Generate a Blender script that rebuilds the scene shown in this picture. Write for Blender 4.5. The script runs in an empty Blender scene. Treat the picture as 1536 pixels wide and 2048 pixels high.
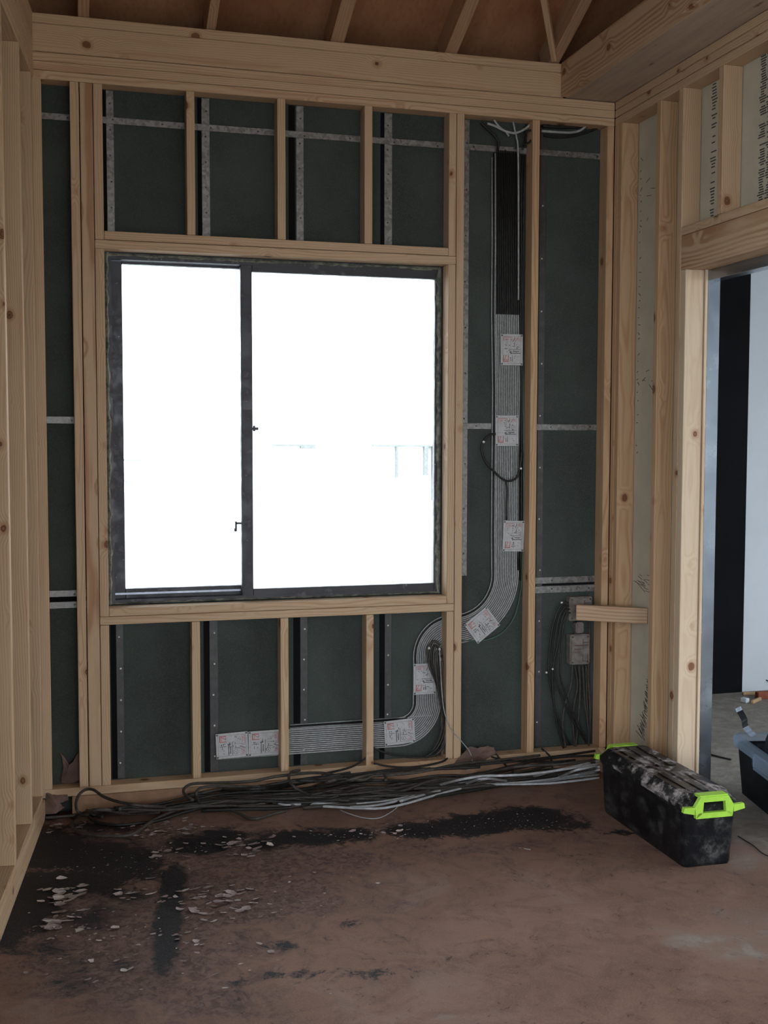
import bpy, bmesh, math, random
from mathutils import Vector, Matrix, Euler
random.seed(7)
SC = bpy.context.scene
COL = SC.collection

# ------------------------------------------------------------------ camera
F_PX = 2292.88
YAW, PITCH, ROLL = 0.27243768, -0.06149506, 0.00183879
CAM = Vector((0.0, -5.135, 1.649))
fw = Vector((math.sin(YAW)*math.cos(PITCH), math.cos(YAW)*math.cos(PITCH), math.sin(PITCH)))
rt0 = Vector((math.cos(YAW), -math.sin(YAW), 0)); up0 = rt0.cross(fw)
rt = rt0*math.cos(ROLL) + up0*math.sin(ROLL)
up = -rt0*math.sin(ROLL) + up0*math.cos(ROLL)
cd = bpy.data.cameras.new('camera'); cam = bpy.data.objects.new('camera', cd); COL.objects.link(cam)
cd.sensor_fit = 'VERTICAL'; cd.sensor_height = 36.0; cd.lens = F_PX/2048*36.0
cd.clip_start = 0.05; cd.clip_end = 200
cam.matrix_world = Matrix(((rt.x, up.x, -fw.x, CAM.x), (rt.y, up.y, -fw.y, CAM.y), (rt.z, up.z, -fw.z, CAM.z), (0, 0, 0, 1)))
SC.camera = cam

# ------------------------------------------------------------------ light
SKY = 6.0
wd = bpy.data.worlds.new('overcast_sky'); SC.world = wd; wd.use_nodes = True
bg = wd.node_tree.nodes['Background']; bg.inputs[0].default_value = (0.86, 0.93, 1.0, 1); bg.inputs[1].default_value = SKY
SC.view_settings.view_transform = 'Standard'; SC.view_settings.look = 'None'
SC.view_settings.gamma = 1; SC.view_settings.use_curve_mapping = False
SC.view_settings.exposure = -0.08

# ------------------------------------------------------------------ helpers: measuring
def ray(x, y):
    return (x-768)/F_PX*rt - (y-1024)/F_PX*up + fw
def onY(x, y, v):                      # a point of the plane Y = v
    d = ray(x, y); return CAM + d*((v-CAM.y)/d.y)
def onZ(x, y, v):
    d = ray(x, y); return CAM + d*((v-CAM.z)/d.z)
def onX(x, y, v):
    d = ray(x, y); return CAM + d*((v-CAM.x)/d.x)

# ------------------------------------------------------------------ helpers: nodes
class NT:
    def __init__(s, name):
        s.m = bpy.data.materials.new(name); s.m.use_nodes = True
        s.t = s.m.node_tree; s.b = s.t.nodes['Principled BSDF']
    def n(s, typ, **kw):
        nd = s.t.nodes.new('ShaderNode'+typ)
        for k, v in kw.items():
            if k.startswith('i_'):
                key = k[2:]; key = int(key) if key.isdigit() else key.replace('_', ' ')
                s.put(nd, key, v)
            else: setattr(nd, k, v)
        return nd
    def put(s, nd, key, v):
        if hasattr(v, 'links') or isinstance(v, bpy.types.NodeSocket): s.t.links.new(v, nd.inputs[key])
        else: nd.inputs[key].default_value = v
    def math(s, op, a, b=None, c=None, clamp=False):
        nd = s.t.nodes.new('ShaderNodeMath'); nd.operation = op; nd.use_clamp = clamp
        s.put(nd, 0, a)
        if b is not None: s.put(nd, 1, b)
        if c is not None: s.put(nd, 2, c)
        return nd.outputs[0]
    def vmath(s, op, a, b=None):
        nd = s.t.nodes.new('ShaderNodeVectorMath'); nd.operation = op
        s.put(nd, 0, a)
        if b is not None: s.put(nd, 1, b)
        return nd.outputs[0]
    def noise(s, vec, scale, detail=3, rough=.5, dist=0.):
        nd = s.n('TexNoise', i_Vector=vec, i_Scale=scale, i_Detail=detail, i_Roughness=rough, i_Distortion=dist); return nd.outputs['Fac']
    def mix(s, f, a, b, blend='MIX'):
        nd = s.t.nodes.new('ShaderNodeMix'); nd.data_type = 'RGBA'; nd.blend_type = blend
        s.put(nd, 0, f)
        for k, v in ((6, a), (7, b)):
            s.put(nd, k, v if isinstance(v, bpy.types.NodeSocket) else (*v[:3], 1))
        return nd.outputs[2]
    def rng(s, v, a, b, c=0., d=1., smooth=True):
        nd = s.n('MapRange'); nd.interpolation_type = 'SMOOTHSTEP' if smooth else 'LINEAR'
        s.put(nd, 0, v)
        for i, q in zip((1, 2, 3, 4), (a, b, c, d)): nd.inputs[i].default_value = q
        return nd.outputs[0]
    def obj(s, rand=37.0):
        tc = s.n('TexCoord').outputs['Object']
        if not rand: return tc
        oi = s.n('ObjectInfo').outputs['Random']
        cx = s.n('CombineXYZ', i_0=s.math('MULTIPLY', oi, rand), i_1=s.math('MULTIPLY', oi, rand*1.7), i_2=s.math('MULTIPLY', oi, rand*2.3)).outputs[0]
        return s.vmath('ADD', tc, cx)
    def out(s, color=None, rough=.6, metal=0., bump=None, bstr=.3, bdist=.002, spec=None):
        if color is not None: s.put(s.b, 'Base Color', color if isinstance(color, bpy.types.NodeSocket) else (*color, 1))
        s.put(s.b, 'Roughness', rough); s.put(s.b, 'Metallic', metal)
        if spec is not None: s.put(s.b, 'Specular IOR Level', spec)
        if bump is not None:
            bn = s.n('Bump', i_Height=bump, i_Strength=bstr, i_Distance=bdist)
            s.t.links.new(bn.outputs[0], s.b.inputs['Normal'])
        return s.m

def wood(name, light=(.62, .45, .292), dark=(.49, .31, .18), knot=(.10, .035, .018), ring=.0085, knots=1.0, stainc=(.36, .17, .08), streak=.32, gr=1.0):
    t = NT(name); tc = t.n('TexCoord').outputs['Object']; r = t.n('ObjectInfo').outputs['Random']
    sp = t.n('SeparateXYZ', i_0=tc)
    x, y, z = sp.outputs
    off = t.n('CombineXYZ', i_0=t.math('MULTIPLY', r, 31.), i_1=t.math('MULTIPLY', r, 57.), i_2=t.math('MULTIPLY', r, 93.)).outputs[0]
    pos = t.vmath('ADD', tc, off)
    stretched = t.vmath('MULTIPLY', pos, (1, 1, .22))
    # knots
    kp = t.vmath('MULTIPLY', pos, (8, 8, 6.5))
    kv = t.n('TexVoronoi', i_Vector=kp, i_Scale=1.0, i_Randomness=1.0); kd = kv.outputs['Distance']
    wob = t.math('MULTIPLY', t.noise(pos, 60, 2), .05)
    kd = t.math('ADD', kd, t.math('SUBTRACT', wob, .025))
    kcol = t.n('SeparateColor', i_0=kv.outputs['Color']).outputs[0]
    kr = t.math('MULTIPLY', t.math('GREATER_THAN', kcol, .42), knots)
    # growth rings round an off-centre pith, warped along the length and round the knots
    ang = t.math('MULTIPLY', r, 40.)
    px = t.math('MULTIPLY', t.math('SINE', ang), .055); py = t.math('MULTIPLY', t.math('COSINE', ang), .055)
    xx = t.math('ADD', x, px); yy = t.math('ADD', y, py)
    rad = t.math('SQRT', t.math('ADD', t.math('MULTIPLY', xx, xx), t.math('MULTIPLY', yy, yy)))
    warp = t.math('MULTIPLY', t.math('SUBTRACT', t.noise(stretched, 5.5, 3, .45), .5), .055)
    kw = t.math('MULTIPLY', t.math('MULTIPLY', t.rng(kd, .0, .45, 1, 0), .022), kr)
    rad = t.math('ADD', t.math('ADD', rad, warp), kw)
    w = t.math('SINE', t.math('MULTIPLY', rad, 2*math.pi/ring))
    w = t.math('MULTIPLY_ADD', w, .5, .5)
    w = t.math('POWER', w, 2.2)
    fine = t.noise(t.vmath('MULTIPLY', pos, (1, 1, .03)), 420, 2)
    blot = t.noise(stretched, 9, 3, .6)
    grain = t.math('MULTIPLY', t.math('MULTIPLY', w, gr, clamp=True), t.rng(blot, .3, .65, .35, 1.0), clamp=True)
    c = t.mix(grain, light, dark)
    c = t.mix(t.math('MULTIPLY', t.rng(fine, .45, .7), .13), c, (.33, .2, .1))
    # warm streaks of heartwood
    c = t.mix(t.math('MULTIPLY', t.rng(t.noise(t.vmath('MULTIPLY', pos, (1, 1, .07)), 16, 3, .5), .57, .7), streak), c, (.42, .20, .10))
    # piece to piece difference
    c = t.mix(t.math('MULTIPLY', t.math('FRACT', t.math('MULTIPLY', r, 13.7)), .30), c, (.52, .36, .24))
    halo = t.math('MULTIPLY', t.rng(kd, .12, .24, .55, 0), kr)
    c = t.mix(halo, c, stainc)
    km = t.math('MULTIPLY', t.rng(kd, .105, .135, 1, 0), kr)
    kc = t.mix(t.math('MULTIPLY_ADD', t.math('SINE', t.math('MULTIPLY', kd, 160.)), .3, .4), knot, stainc)
    c = t.mix(km, c, kc)
    return t.out(c, rough=.62, bump=t.math('ADD', w, fine), bstr=.12, bdist=.001, spec=.3)

M = {}
M['pine'] = wood('pine_timber')
M['pine_daylit'] = wood('daylit_pine_timber', light=(.68, .55, .40), dark=(.58, .43, .30))  # lighter copy of pine: doorway daylight put into the jamb colour
M['pine_streaky'] = wood('streaky_pine_timber', light=(.60, .43, .28), dark=(.36, .18, .09), ring=.016, streak=.8, gr=1.5)
M['rafter_pine'] = wood('brown_rafter_timber', light=(.46, .29, .18), dark=(.34, .18, .10), streak=.4)
M['pine_warm'] = wood('warm_pine_timber', light=(.60, .40, .235), dark=(.46, .26, .13), streak=.5)
def simple(key, col, rough=.6, metal=0., nscale=30, namt=.15, spec=.4, bstr=.0):
    t = NT(key); p = t.obj()
    n = t.noise(p, nscale, 4, .6)
    c = t.mix(t.rng(n, .3, .75), [v*(1-namt) for v in col], [min(1, v*(1+namt)) for v in col])
    M[key] = t.out(c, rough=rough, metal=metal, bump=n if bstr else None, bstr=bstr, spec=spec); return M[key]

def mat_board():
    t = NT('dark_green_board'); p = t.n('TexCoord').outputs['Object']
    n = t.noise(p, 3.0, 4, .6); f = t.noise(p, 240, 2)
    c = t.mix(t.rng(n, .3, .7), (.040, .050, .045), (.060, .074, .067))
    c = t.mix(t.math('MULTIPLY', t.rng(f, .45, .7), .35), c, (.10, .12, .11))
    M['board'] = t.out(c, rough=.8, bump=f, bstr=.15, bdist=.001, spec=.25)
mat_board()
def mat_roof():
    t = NT('brown_roof_plywood'); p = t.n('TexCoord').outputs['Object']
    n = t.noise(t.vmath('MULTIPLY', p, (1, .4, 1)), 4.0, 5, .6); f = t.noise(t.vmath('MULTIPLY', p, (1, .12, 1)), 60, 3)
    c = t.mix(t.rng(n, .3, .7), (.30, .135, .07), (.42, .22, .12))
    c = t.mix(t.math('MULTIPLY', t.rng(f, .45, .7), .3), c, (.22, .09, .045))
    M['roof'] = t.out(c, rough=.75, spec=.25)
mat_roof()
def mat_grey_wood():
    t = NT('weathered_grey_board'); p = t.n('TexCoord').outputs['Object']
    s = t.vmath('MULTIPLY', p, (1, 1, .1))
    n = t.noise(s, 28, 4, .6); b = t.noise(t.vmath('MULTIPLY', p, (1, 1, .35)), 14, 3)
    c = t.mix(t.rng(n, .3, .7), (.42, .33, .26), (.52, .42, .32))
    c = t.mix(t.rng(b, .66, .72, 0, .7), c, (.10, .07, .05))
    M['greywood'] = t.out(c, rough=.75, spec=.25)
mat_grey_wood()
def mat_galv():
    t = NT('galvanised_steel'); p = t.obj()
    v = t.n('TexVoronoi', i_Vector=p, i_Scale=75.); col = t.n('SeparateColor', i_0=v.outputs['Color']).outputs[0]
    n = t.noise(p, 130, 3)
    c = t.mix(col, (.17, .168, .165), (.34, .335, .33))
    rg = t.rng(col, 0, 1, .38, .6, False)
    M['galv'] = t.out(c, rough=rg, metal=.85, bump=t.math('ADD', n, col), bstr=.35, bdist=.002)
mat_galv()
def mat_frame():
    t = NT('dark_aluminium_with_plaster_smears'); p = t.n('TexCoord').outputs['Object']
    n = t.noise(p, 14, 5, .65); f = t.noise(p, 55, 4)
    c = t.mix(t.rng(n, .57, .70, 0, .42), (.042, .042, .052), (.24, .24, .27))
    c = t.mix(t.rng(f, .70, .74, 0, .6), c, (.4, .4, .4))
    M['alu'] = t.out(c, rough=t.rng(n, .4, .7, .33, .65, False), metal=.15, spec=.5)
mat_frame()
def mat_seal():
    t = NT('grey_foam_sealant'); p = t.n('TexCoord').outputs['Object']
    n = t.noise(p, 24, 5, .65)
    c = t.mix(t.rng(n, .35, .65), (.10, .115, .10), (.36, .36, .30))
    M['seal'] = t.out(c, rough=.85, bump=n, bstr=.8, bdist=.01)
mat_seal()
def mat_plastic_dusty(key, base, dust, th=(.55, .72), amt=.55, rough=.35, sc=9):
    t = NT(key); p = t.n('TexCoord').outputs['Object']
    n = t.noise(p, sc, 6, .68); f = t.noise(t.vmath('MULTIPLY', p, (1, .35, 1)), sc*5, 4, .6)
    m = t.math('MULTIPLY', t.rng(n, th[0], th[1]), t.rng(f, .35, .62, .15, 1))
    geo = t.n('NewGeometry').outputs['Normal']; nz = t.n('SeparateXYZ', i_0=geo).outputs[2]
    m = t.math('MULTIPLY', m, amt, clamp=True)
    c = t.mix(m, base, dust)
    sp = t.noise(p, 260, 2)
    c = t.mix(t.rng(sp, .73, .76, 0, .7), c, dust)
    M[key] = t.out(c, rough=t.rng(m, 0, .5, rough, .8, False), spec=.18)
mat_plastic_dusty('dusty_black_plastic', (.0075, .008, .010), (.30, .29, .28), (.44, .74), .30)
mat_plastic_dusty('smeared_black_lid', (.012, .012, .013), (.50, .45, .44), (.47, .60), .95, .3, 11)
mat_plastic_dusty('dusty_tub_side', (.012, .016, .020), (.30, .34, .38), (.42, .76), .45, .35, 7)
simple('lime', (.40, .72, .075), .4, namt=.06)
simple('wire_black', (.020, .019, .018), .5, nscale=50, namt=.4)
simple('wire_brown', (.062, .053, .045), .6, nscale=40, namt=.35)
simple('wire_grey', (.43, .44, .46), .5, nscale=40, namt=.2)
simple('wire_pale', (.40, .42, .42), .55, nscale=60, namt=.18)
simple('wire_green', (.07, .13, .10), .5)
simple('cream_board', (.60, .56, .45), .8, nscale=8, namt=.06)
simple('card', (.52, .52, .53), .55, nscale=40, namt=.1)
simple('card_dusty', (.21, .185, .165), .75, nscale=30, namt=.3)
simple('ink_black', (.07, .07, .075), .7)
simple('ink_soft', (.26, .26, .27), .7)
simple('ink_red', (.45, .06, .05), .7)
simple('ink_pink', (.50, .36, .35), .7)
simple('ink_dusty', (.14, .085, .08), .8)
simple('screw_metal', (.10, .10, .10), .4, metal=.7)
simple('white_tip', (.8, .8, .78), .5)
simple('white_plaster', (.66, .70, .74), .85, nscale=2, namt=.04)
simple('black_paint', (.0065, .0068, .008), .85, nscale=3, namt=.2, spec=.12)
simple('membrane', (.16, .10, .08), .8, nscale=14, namt=.3, bstr=.5)
simple('curb_board', (.34, .20, .125), .8, nscale=20, namt=.15)
simple('red_brick', (.26, .075, .04), .85, nscale=30, namt=.2)
simple('offcut', (.55, .36, .2), .8)
simple('flake', (.34, .27, .26), .75, nscale=25, namt=.35)
simple('flake_pale', (.52, .46, .44), .7, nscale=25, namt=.25)
simple('ground', (.55, .55, .52), .9, nscale=1, namt=.1)
simple('render_white', (.85, .85, .85), .9, nscale=1, namt=.03)
simple('roof_tile', (.62, .63, .64), .8)
simple('fabric_black', (.016, .018, .024), .6, nscale=60, namt=.4)
simple('fabric_white', (.55, .62, .72), .6, nscale=40, namt=.3)

def mat_steel():
    t = NT('polished_dark_steel'); p = t.obj()
    n = t.noise(p, 6, 5, .6)
    c = t.mix(t.rng(n, .55, .8, 0, .5), (.30, .33, .37), (.45, .48, .52))
    M['steel'] = t.out(c, rough=t.rng(n, .3, .8, .18, .34, False), metal=.95)
mat_steel()
def mat_glass():
    t = NT('window_glass'); nt = t.t
    tr = t.n('BsdfTransparent'); tr.inputs[0].default_value = (.95, .97, .97, 1)
    gl = t.n('BsdfGlossy'); gl.inputs['Roughness'].default_value = .02
    fr = t.n('Fresnel', i_IOR=1.35)
    mx = t.n('MixShader'); nt.links.new(fr.outputs[0], mx.inputs[0]); nt.links.new(tr.outputs[0], mx.inputs[1]); nt.links.new(gl.outputs[0], mx.inputs[2])
    nt.links.new(mx.outputs[0], nt.nodes['Material Output'].inputs[0]); M['glass'] = t.m
mat_glass()
def mat_clearplastic():
    t = NT('cloudy_clear_plastic'); nt = t.t
    t.out((.50, .60, .72), rough=.3)
    tr = t.n('BsdfTransparent'); tr.inputs[0].default_value = (.85, .92, 1, 1)
    mx = t.n('MixShader'); mx.inputs[0].default_value = .42
    nt.links.new(tr.outputs[0], mx.inputs[1]); nt.links.new(t.b.outputs[0], mx.inputs[2])
    nt.links.new(mx.outputs[0], nt.nodes['Material Output'].inputs[0]); M['clear'] = t.m
mat_clearplastic()
def mat_floor():
    t = NT('stained_floor'); p = t.n('TexCoord').outputs['Object']
    at = t.n('Attribute', attribute_name='marks'); col = t.n('SeparateColor', i_0=at.outputs['Color'])
    tar, worn, dust = col.outputs
    big = t.noise(p, 1.6, 4, .6); mid = t.noise(p, 7, 9, .68, 1.2); fine = t.noise(p, 31, 8, .7, 1.0); vf = t.noise(p, 160, 3, .6)
    base = t.mix(t.rng(big, .3, .7), (.198, .115, .084), (.275, .163, .121))
    base = t.mix(t.rng(mid, .40, .68, 0, .7), base, (.155, .09, .072))
    base = t.mix(t.rng(t.noise(p, 3.2, 7, .7, .8), .52, .68, 0, .45), base, (.31, .215, .185))
    base = t.mix(t.rng(t.noise(p, 11, 4, .6, .5), .66, .74, 0, .5), base, (.20, .075, .045))
    base = t.mix(t.math('MULTIPLY', t.rng(vf, .5, .7), .25), base, (.42, .30, .25))
    # small brown spots
    spot = t.math('MULTIPLY', t.rng(fine, .58, .64), t.rng(mid, .46, .56))
    base = t.mix(t.math('MULTIPLY', spot, .7), base, (.10, .05, .035))
    # scuffed purple-brown area
    wm = t.math('ADD', worn, t.math('MULTIPLY', t.math('SUBTRACT', mid, .5), 1.3))
    wm = t.rng(wm, .25, .75)
    scuff = t.mix(t.rng(fine, .40, .60), (.062, .042, .040), (.215, .14, .122))
    scuff = t.mix(t.rng(t.noise(p, 15, 8, .7, 2.0), .50, .62, 0, .75), scuff, (.19, .105, .075))
    c = t.mix(t.math('MULTIPLY', wm, .8), base, scuff)
    # tar
    tm = t.math('ADD', tar, t.math('ADD', t.math('MULTIPLY', t.math('SUBTRACT', mid, .5), 1.5), t.math('MULTIPLY', t.math('SUBTRACT', fine, .5), 1.5)))
    tm = t.rng(tm, .22, .60)
    black = t.mix(t.rng(vf, .4, .65), (.010, .010, .013), (.035, .032, .035))
    c = t.mix(tm, c, black)
    # grey dust in the next room
    d = t.rng(t.math('ADD', dust, t.math('MULTIPLY', t.math('SUBTRACT', mid, .5), .5)), .3, .8)
    grey = t.mix(t.rng(mid, .35, .7), (.23, .20, .17), (.36, .32, .28))
    grey = t.mix(t.rng(fine, .5, .75, 0, .6), grey, (.16, .13, .11))
    c = t.mix(d, c, grey)
    h = t.math('ADD', t.math('ADD', fine, t.math('MULTIPLY', vf, .3)), t.math('MULTIPLY', tm, -.5))
    M['floor'] = t.out(c, rough=t.rng(tm, 0, 1, .75, .62, False), bump=h, bstr=.45, bdist=.008, spec=.25)
mat_floor()

# ------------------------------------------------------------------ helpers: meshes
def tag(o, label=None, cat=None, group=None, kind=None):
    for k, v in (('label', label), ('category', cat), ('group', group), ('kind', kind)):
        if v: o[k] = v
    return o
def link(name, bm, mat, parent=None, smooth=False):
    me = bpy.data.meshes.new(name); bm.to_mesh(me); bm.free()
    for m in (mat if isinstance(mat, (list, tuple)) else [mat]): me.materials.append(m)
    if smooth:
        for p in me.polygons: p.use_smooth = True
    o = bpy.data.objects.new(name, me); COL.objects.link(o)
    if parent: o.parent = parent
    return o
def empty(name, loc=(0, 0, 0), rot=None):
    o = bpy.data.objects.new(name, None); COL.objects.link(o); o.location = loc
    if rot is not None: o.rotation_euler = rot
    o.empty_display_size = .05
    return o
def add_box(bm, lo, hi, mtx=None, mi=0):
    vs = [Vector((x, y, z)) for x in (lo[0], hi[0]) for y in (lo[1], hi[1]) for z in (lo[2], hi[2])]
    if mtx: vs = [mtx @ v for v in vs]
    v = [bm.verts.new(c) for c in vs]
    for q in ((0, 1, 3, 2), (4, 6, 7, 5), (0, 4, 5, 1), (2, 3, 7, 6), (0, 2, 6, 4), (1, 5, 7, 3)):
        f = bm.faces.new([v[i] for i in q]); f.material_index = mi
    return v
def box(name, lo, hi, mat, parent=None, bev=0., mtx=None):
    bm = bmesh.new(); add_box(bm, lo, hi, mtx)
    if bev: bmesh.ops.bevel(bm, geom=bm.edges[:], offset=bev, segments=1, affect='EDGES')
    bmesh.ops.recalc_face_normals(bm, faces=bm.faces[:])
    return link(name, bm, mat, parent)
def prism(bm, pts, lo, hi, axis=1, mi=0):
    """extrude a polygon (list of 2D points) along axis between lo and hi"""
    def P(a, b, c):
        return {0: (c, a, b), 1: (a, c, b), 2: (a, b, c)}[axis]
    A = [bm.verts.new(P(a, b, lo)) for a, b in pts]; B = [bm.verts.new(P(a, b, hi)) for a, b in pts]
    n = len(pts)
    fs = [bm.faces.new(A), bm.faces.new(B[::-1])]
    for i in range(n): fs.append(bm.faces.new((A[i], B[i], B[(i+1) % n], A[(i+1) % n])))
    for f in fs: f.material_index = mi
def catmull(pts, sub=6):
    P = [Vector(p) for p in pts]
    if len(P) < 3: return P
    Q = [P[0]*2-P[1]] + P + [P[-1]*2-P[-2]]
    out = []
    for i in range(1, len(Q)-2):
        a, b, c, d = Q[i-1:i+3]
        for k in range(sub):
            s = k/sub
            out.append(.5*((2*b) + (c-a)*s + (2*a-5*b+4*c-d)*s*s + (3*b-a-3*c+d)*s*s*s))
    out.append(P[-1]); return out
def add_tube(bm, pts, r, seg=7, mi=0, mi_fn=None):
    rings = []; n = len(pts); prev = None
    for i, p in enumerate(pts):
        d = (pts[min(i+1, n-1)]-pts[max(i-1, 0)])
        if d.length < 1e-9: d = Vector((0, 0, 1))
        d.normalize()
        if prev is None:
            a = d.cross(Vector((0, 0, 1)))
            if a.length < .1: a = d.cross(Vector((1, 0, 0)))
        else: a = prev - d*prev.dot(d)
        a.normalize(); prev = a; b = d.cross(a)
        rr = r(i/(n-1)) if callable(r) else r
        rings.append([bm.verts.new(p + (a*math.cos(t) + b*math.sin(t))*rr) for t in [2*math.pi*k/seg for k in range(seg)]])
    for i in range(n-1):
        for k in range(seg):
            f = bm.faces.new((rings[i][k], rings[i][(k+1) % seg], rings[i+1][(k+1) % seg], rings[i+1][k]))
            f.material_index = mi_fn(i) if mi_fn else mi; f.smooth = True
    bm.faces.new(rings[0][::-1]); bm.faces.new(rings[-1])
def tube_obj(name, pts, r, mat, parent=None, seg=7, sub=6, mi_fn=None):
    bm = bmesh.new(); p = catmull(pts, sub) if sub > 1 else [Vector(q) for q in pts]
    add_tube(bm, p, r, seg, mi_fn=(lambda i: mi_fn(p[i])) if mi_fn else None)
    bmesh.ops.recalc_face_normals(bm, faces=bm.faces[:])
    return link(name, bm, mat, parent)

def timber(name, label, lo, hi, group=None, mat='pine', frame=None, cat='timber', bev=.0022, jit=True):
    """a sawn length of wood; its grain runs along the longest side"""
    lo = Vector(lo); hi = Vector(hi); d = hi-lo
    if jit:
        k = [i for i in range(2) if i != max(range(3), key=lambda i: d[i])]
        for i in range(3):
            if i != max(range(3), key=lambda q: d[q]): lo[i] += random.uniform(.0002, .0012); hi[i] -= random.uniform(.0002, .0012)
    d = hi-lo
    ax = max(range(3), key=lambda i: d[i])
    rot = {2: Matrix.Identity(4), 0: Matrix.Rotation(math.pi/2, 4, 'Y'), 1: Matrix.Rotation(-math.pi/2, 4, 'X')}[ax]
    c = (lo+hi)/2; base = c.copy(); base[ax] = lo[ax]
    inv = rot.inverted()
    s = inv.to_3x3() @ d; s = Vector((abs(s.x), abs(s.y), abs(s.z)))
    bm = bmesh.new(); add_box(bm, (-s.x/2, -s.y/2, 0), (s.x/2, s.y/2, s.z))
    bmesh.ops.bevel(bm, geom=bm.edges[:], offset=bev, segments=1, affect='EDGES')
    bmesh.ops.recalc_face_normals(bm, faces=bm.faces[:])
    o = link(name, bm, M[mat])
    o.matrix_world = (frame if frame else Matrix.Identity(4)) @ Matrix.Translation(base) @ rot
    tag(o, label, cat, group)
    return o

# ================================================================== STRUCTURE
XR = 2.589                      # face of the right-hand framing
ZT = 3.170                      # underside of the top plates
D = .082                        # depth of the framing in front of the green board

# ---- floor
def build_floor():
    xs = [-2.5, -1.5, -1.0] + [-.6+.03*i for i in range(int(3.9/.03)+1)] + [3.4, 3.7, 4.0, 4.5, 5, 6, 7]
    ys = [-9, -7, -5, -4, -3.4, -3.0] + [-2.8+.03*i for i in range(int(3.0/.03)+1)] + [.3, .5, .8, 1.1, 1.5]
    def seg(px, py, a, b):
        ab = (b[0]-a[0], b[1]-a[1]); t = ((px-a[0])*ab[0]+(py-a[1])*ab[1])/(ab[0]**2+ab[1]**2); t = min(1, max(0, t))
        return math.hypot(px-a[0]-t*ab[0], py-a[1]-t*ab[1])
    # stain patches: centre and half-size as measured on the photograph, laid out on the floor plane
    TAR = [(100,1700,75,42,1.1),(205,1715,95,30,1.1),(60,1800,55,60,1.1),(20,1840,34,60,1.1),(150,1765,110,26,.95),(275,1735,65,26,.85),(400,1690,64,18,1.1),(452,1670,44,12,1),(620,1676,95,15,1.1),(700,1670,60,14,.9),
           (850,1661,74,14,1.1),(950,1650,85,19,1.15),(1050,1636,84,21,1.15),(1125,1652,66,12,.65),(520,1690,50,12,.75),(200,1655,64,12,.7),(95,1622,26,20,.9),(250,1790,60,20,.6),(180,1840,64,30,.55),(150,1960,44,44,.45),
           (480,1985,20,60,.42),(600,1950,84,13,.42),(560,1890,34,10,.5),(700,1850,32,12,.36),(1240,1666,44,5,.7),(347,1765,22,36,1.05),(343,1800,23,40,1.05),(338,1840,23,44,1.05),(332,1880,22,44,1.05),(326,1918,18,34,.95),(240,1930,30,14,.5),(760,1950,60,10,.4),(90,1900,60,20,.5)]
    WORN = [(250,1880,270,140,.95),(500,1780,210,80,.9),(620,1720,200,36,.8),(300,1690,330,40,1),(450,1740,190,42,.85),(850,1700,260,30,.55),(400,2000,220,70,.6),(1050,1690,160,20,.5),(900,1640,160,20,.5),(60,1980,120,60,.35),(760,1800,120,60,.4)]
    def proj(x, y):
        v = Vector((x, y, 0))-CAM; c = max(.2, v.dot(fw)); return 768+F_PX*v.dot(rt)/c, 1024-F_PX*v.dot(up)/c
    def blobs(L, px, py):
        m = 0
        for cx, cy, rx, ry, k in L:
            d = ((px-cx)/rx)**2+((py-cy)/ry)**2
            if d < 6: m = max(m, k*math.exp(-(d*.8)**1.2))
        return m
    def marks(x, y):
        if y > -2.8 and -1 < x < 3.4:
            px, py = proj(x, y); tar = blobs(TAR, px, py); worn = blobs(WORN, px, py)
        else: tar = worn = 0
        dust = min(1, max(0, (x-(2.50-.0*y))/.35)) if y < -.1 else min(1, max(0, (x-2.6)/.2))
        dust = max(dust, .50*math.exp(-(((x-2.3)/.5)**2+((y+1.9)/.5)**2)))
        if y > -2.8 and -1 < x < 3.4: dust = max(dust, blobs([(1390,1880,90,24,.62),(1480,1905,90,26,.62),(1330,1860,60,16,.5),(890,2036,40,10,.6),(1500,1640,60,60,.9),(1160,1850,120,20,.35),(800,1920,70,24,.3),(1490,1720,60,30,.6)], px, py))
        return tar, worn, dust
    bm = bmesh.new(); lay = bm.loops.layers.float_color.new('marks')
    g = [[bm.verts.new((x, y, 0)) for x in xs] for y in ys]
    for j in range(len(ys)-1):
        for i in range(len(xs)-1):
            f = bm.faces.new((g[j][i], g[j][i+1], g[j+1][i+1], g[j+1][i]))
            for l in f.loops: l[lay] = (*marks(l.vert.co.x, l.vert.co.y), 1)
    o = link('floor', bm, M['floor']); tag(o, kind='structure')
build_floor()

# ---- back wall: dark green board with the window opening
WX0, WX1, WZ0, WZ1 = .183, 1.745, .916, 2.476
bm = bmesh.new()
for lo, hi in (((-.6, .0), (WX0, 3.42)), ((WX1, .0), (2.9, 3.42)), ((WX0, .0), (WX1, WZ0)), ((WX0, WZ1), (WX1, 3.42))):
    add_box(bm, (lo[0], D+.003, lo[1]), (hi[0], D+.12, hi[1]))
tag(link('wall_back', bm, M['board']), kind='structure')
# groove strips (dark joints between boards)
# ---- left wall frame of reference
LW = Matrix(((.0995, .995, 0, -.098), (.995, -.0995, 0, 0), (0, 0, 1, 0), (0, 0, 0, 1)))
# local x axis runs along the wall away from the camera, local y points into the room
bm = bmesh.new(); add_box(bm, (-3.1, -D-.12, 0), (.1, -D-.003, 5.6), LW); add_box(bm, (-9, -D-.12, 0), (-3.1, -D-.003, .25), LW); add_box(bm, (-9, -D-.12, 2.95), (-3.1, -D-.003, 5.6), LW)  # unseen gap near the viewpoint, added to light the doorway wall
tag(link('wall_left', bm, M['board']), kind='structure')
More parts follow.
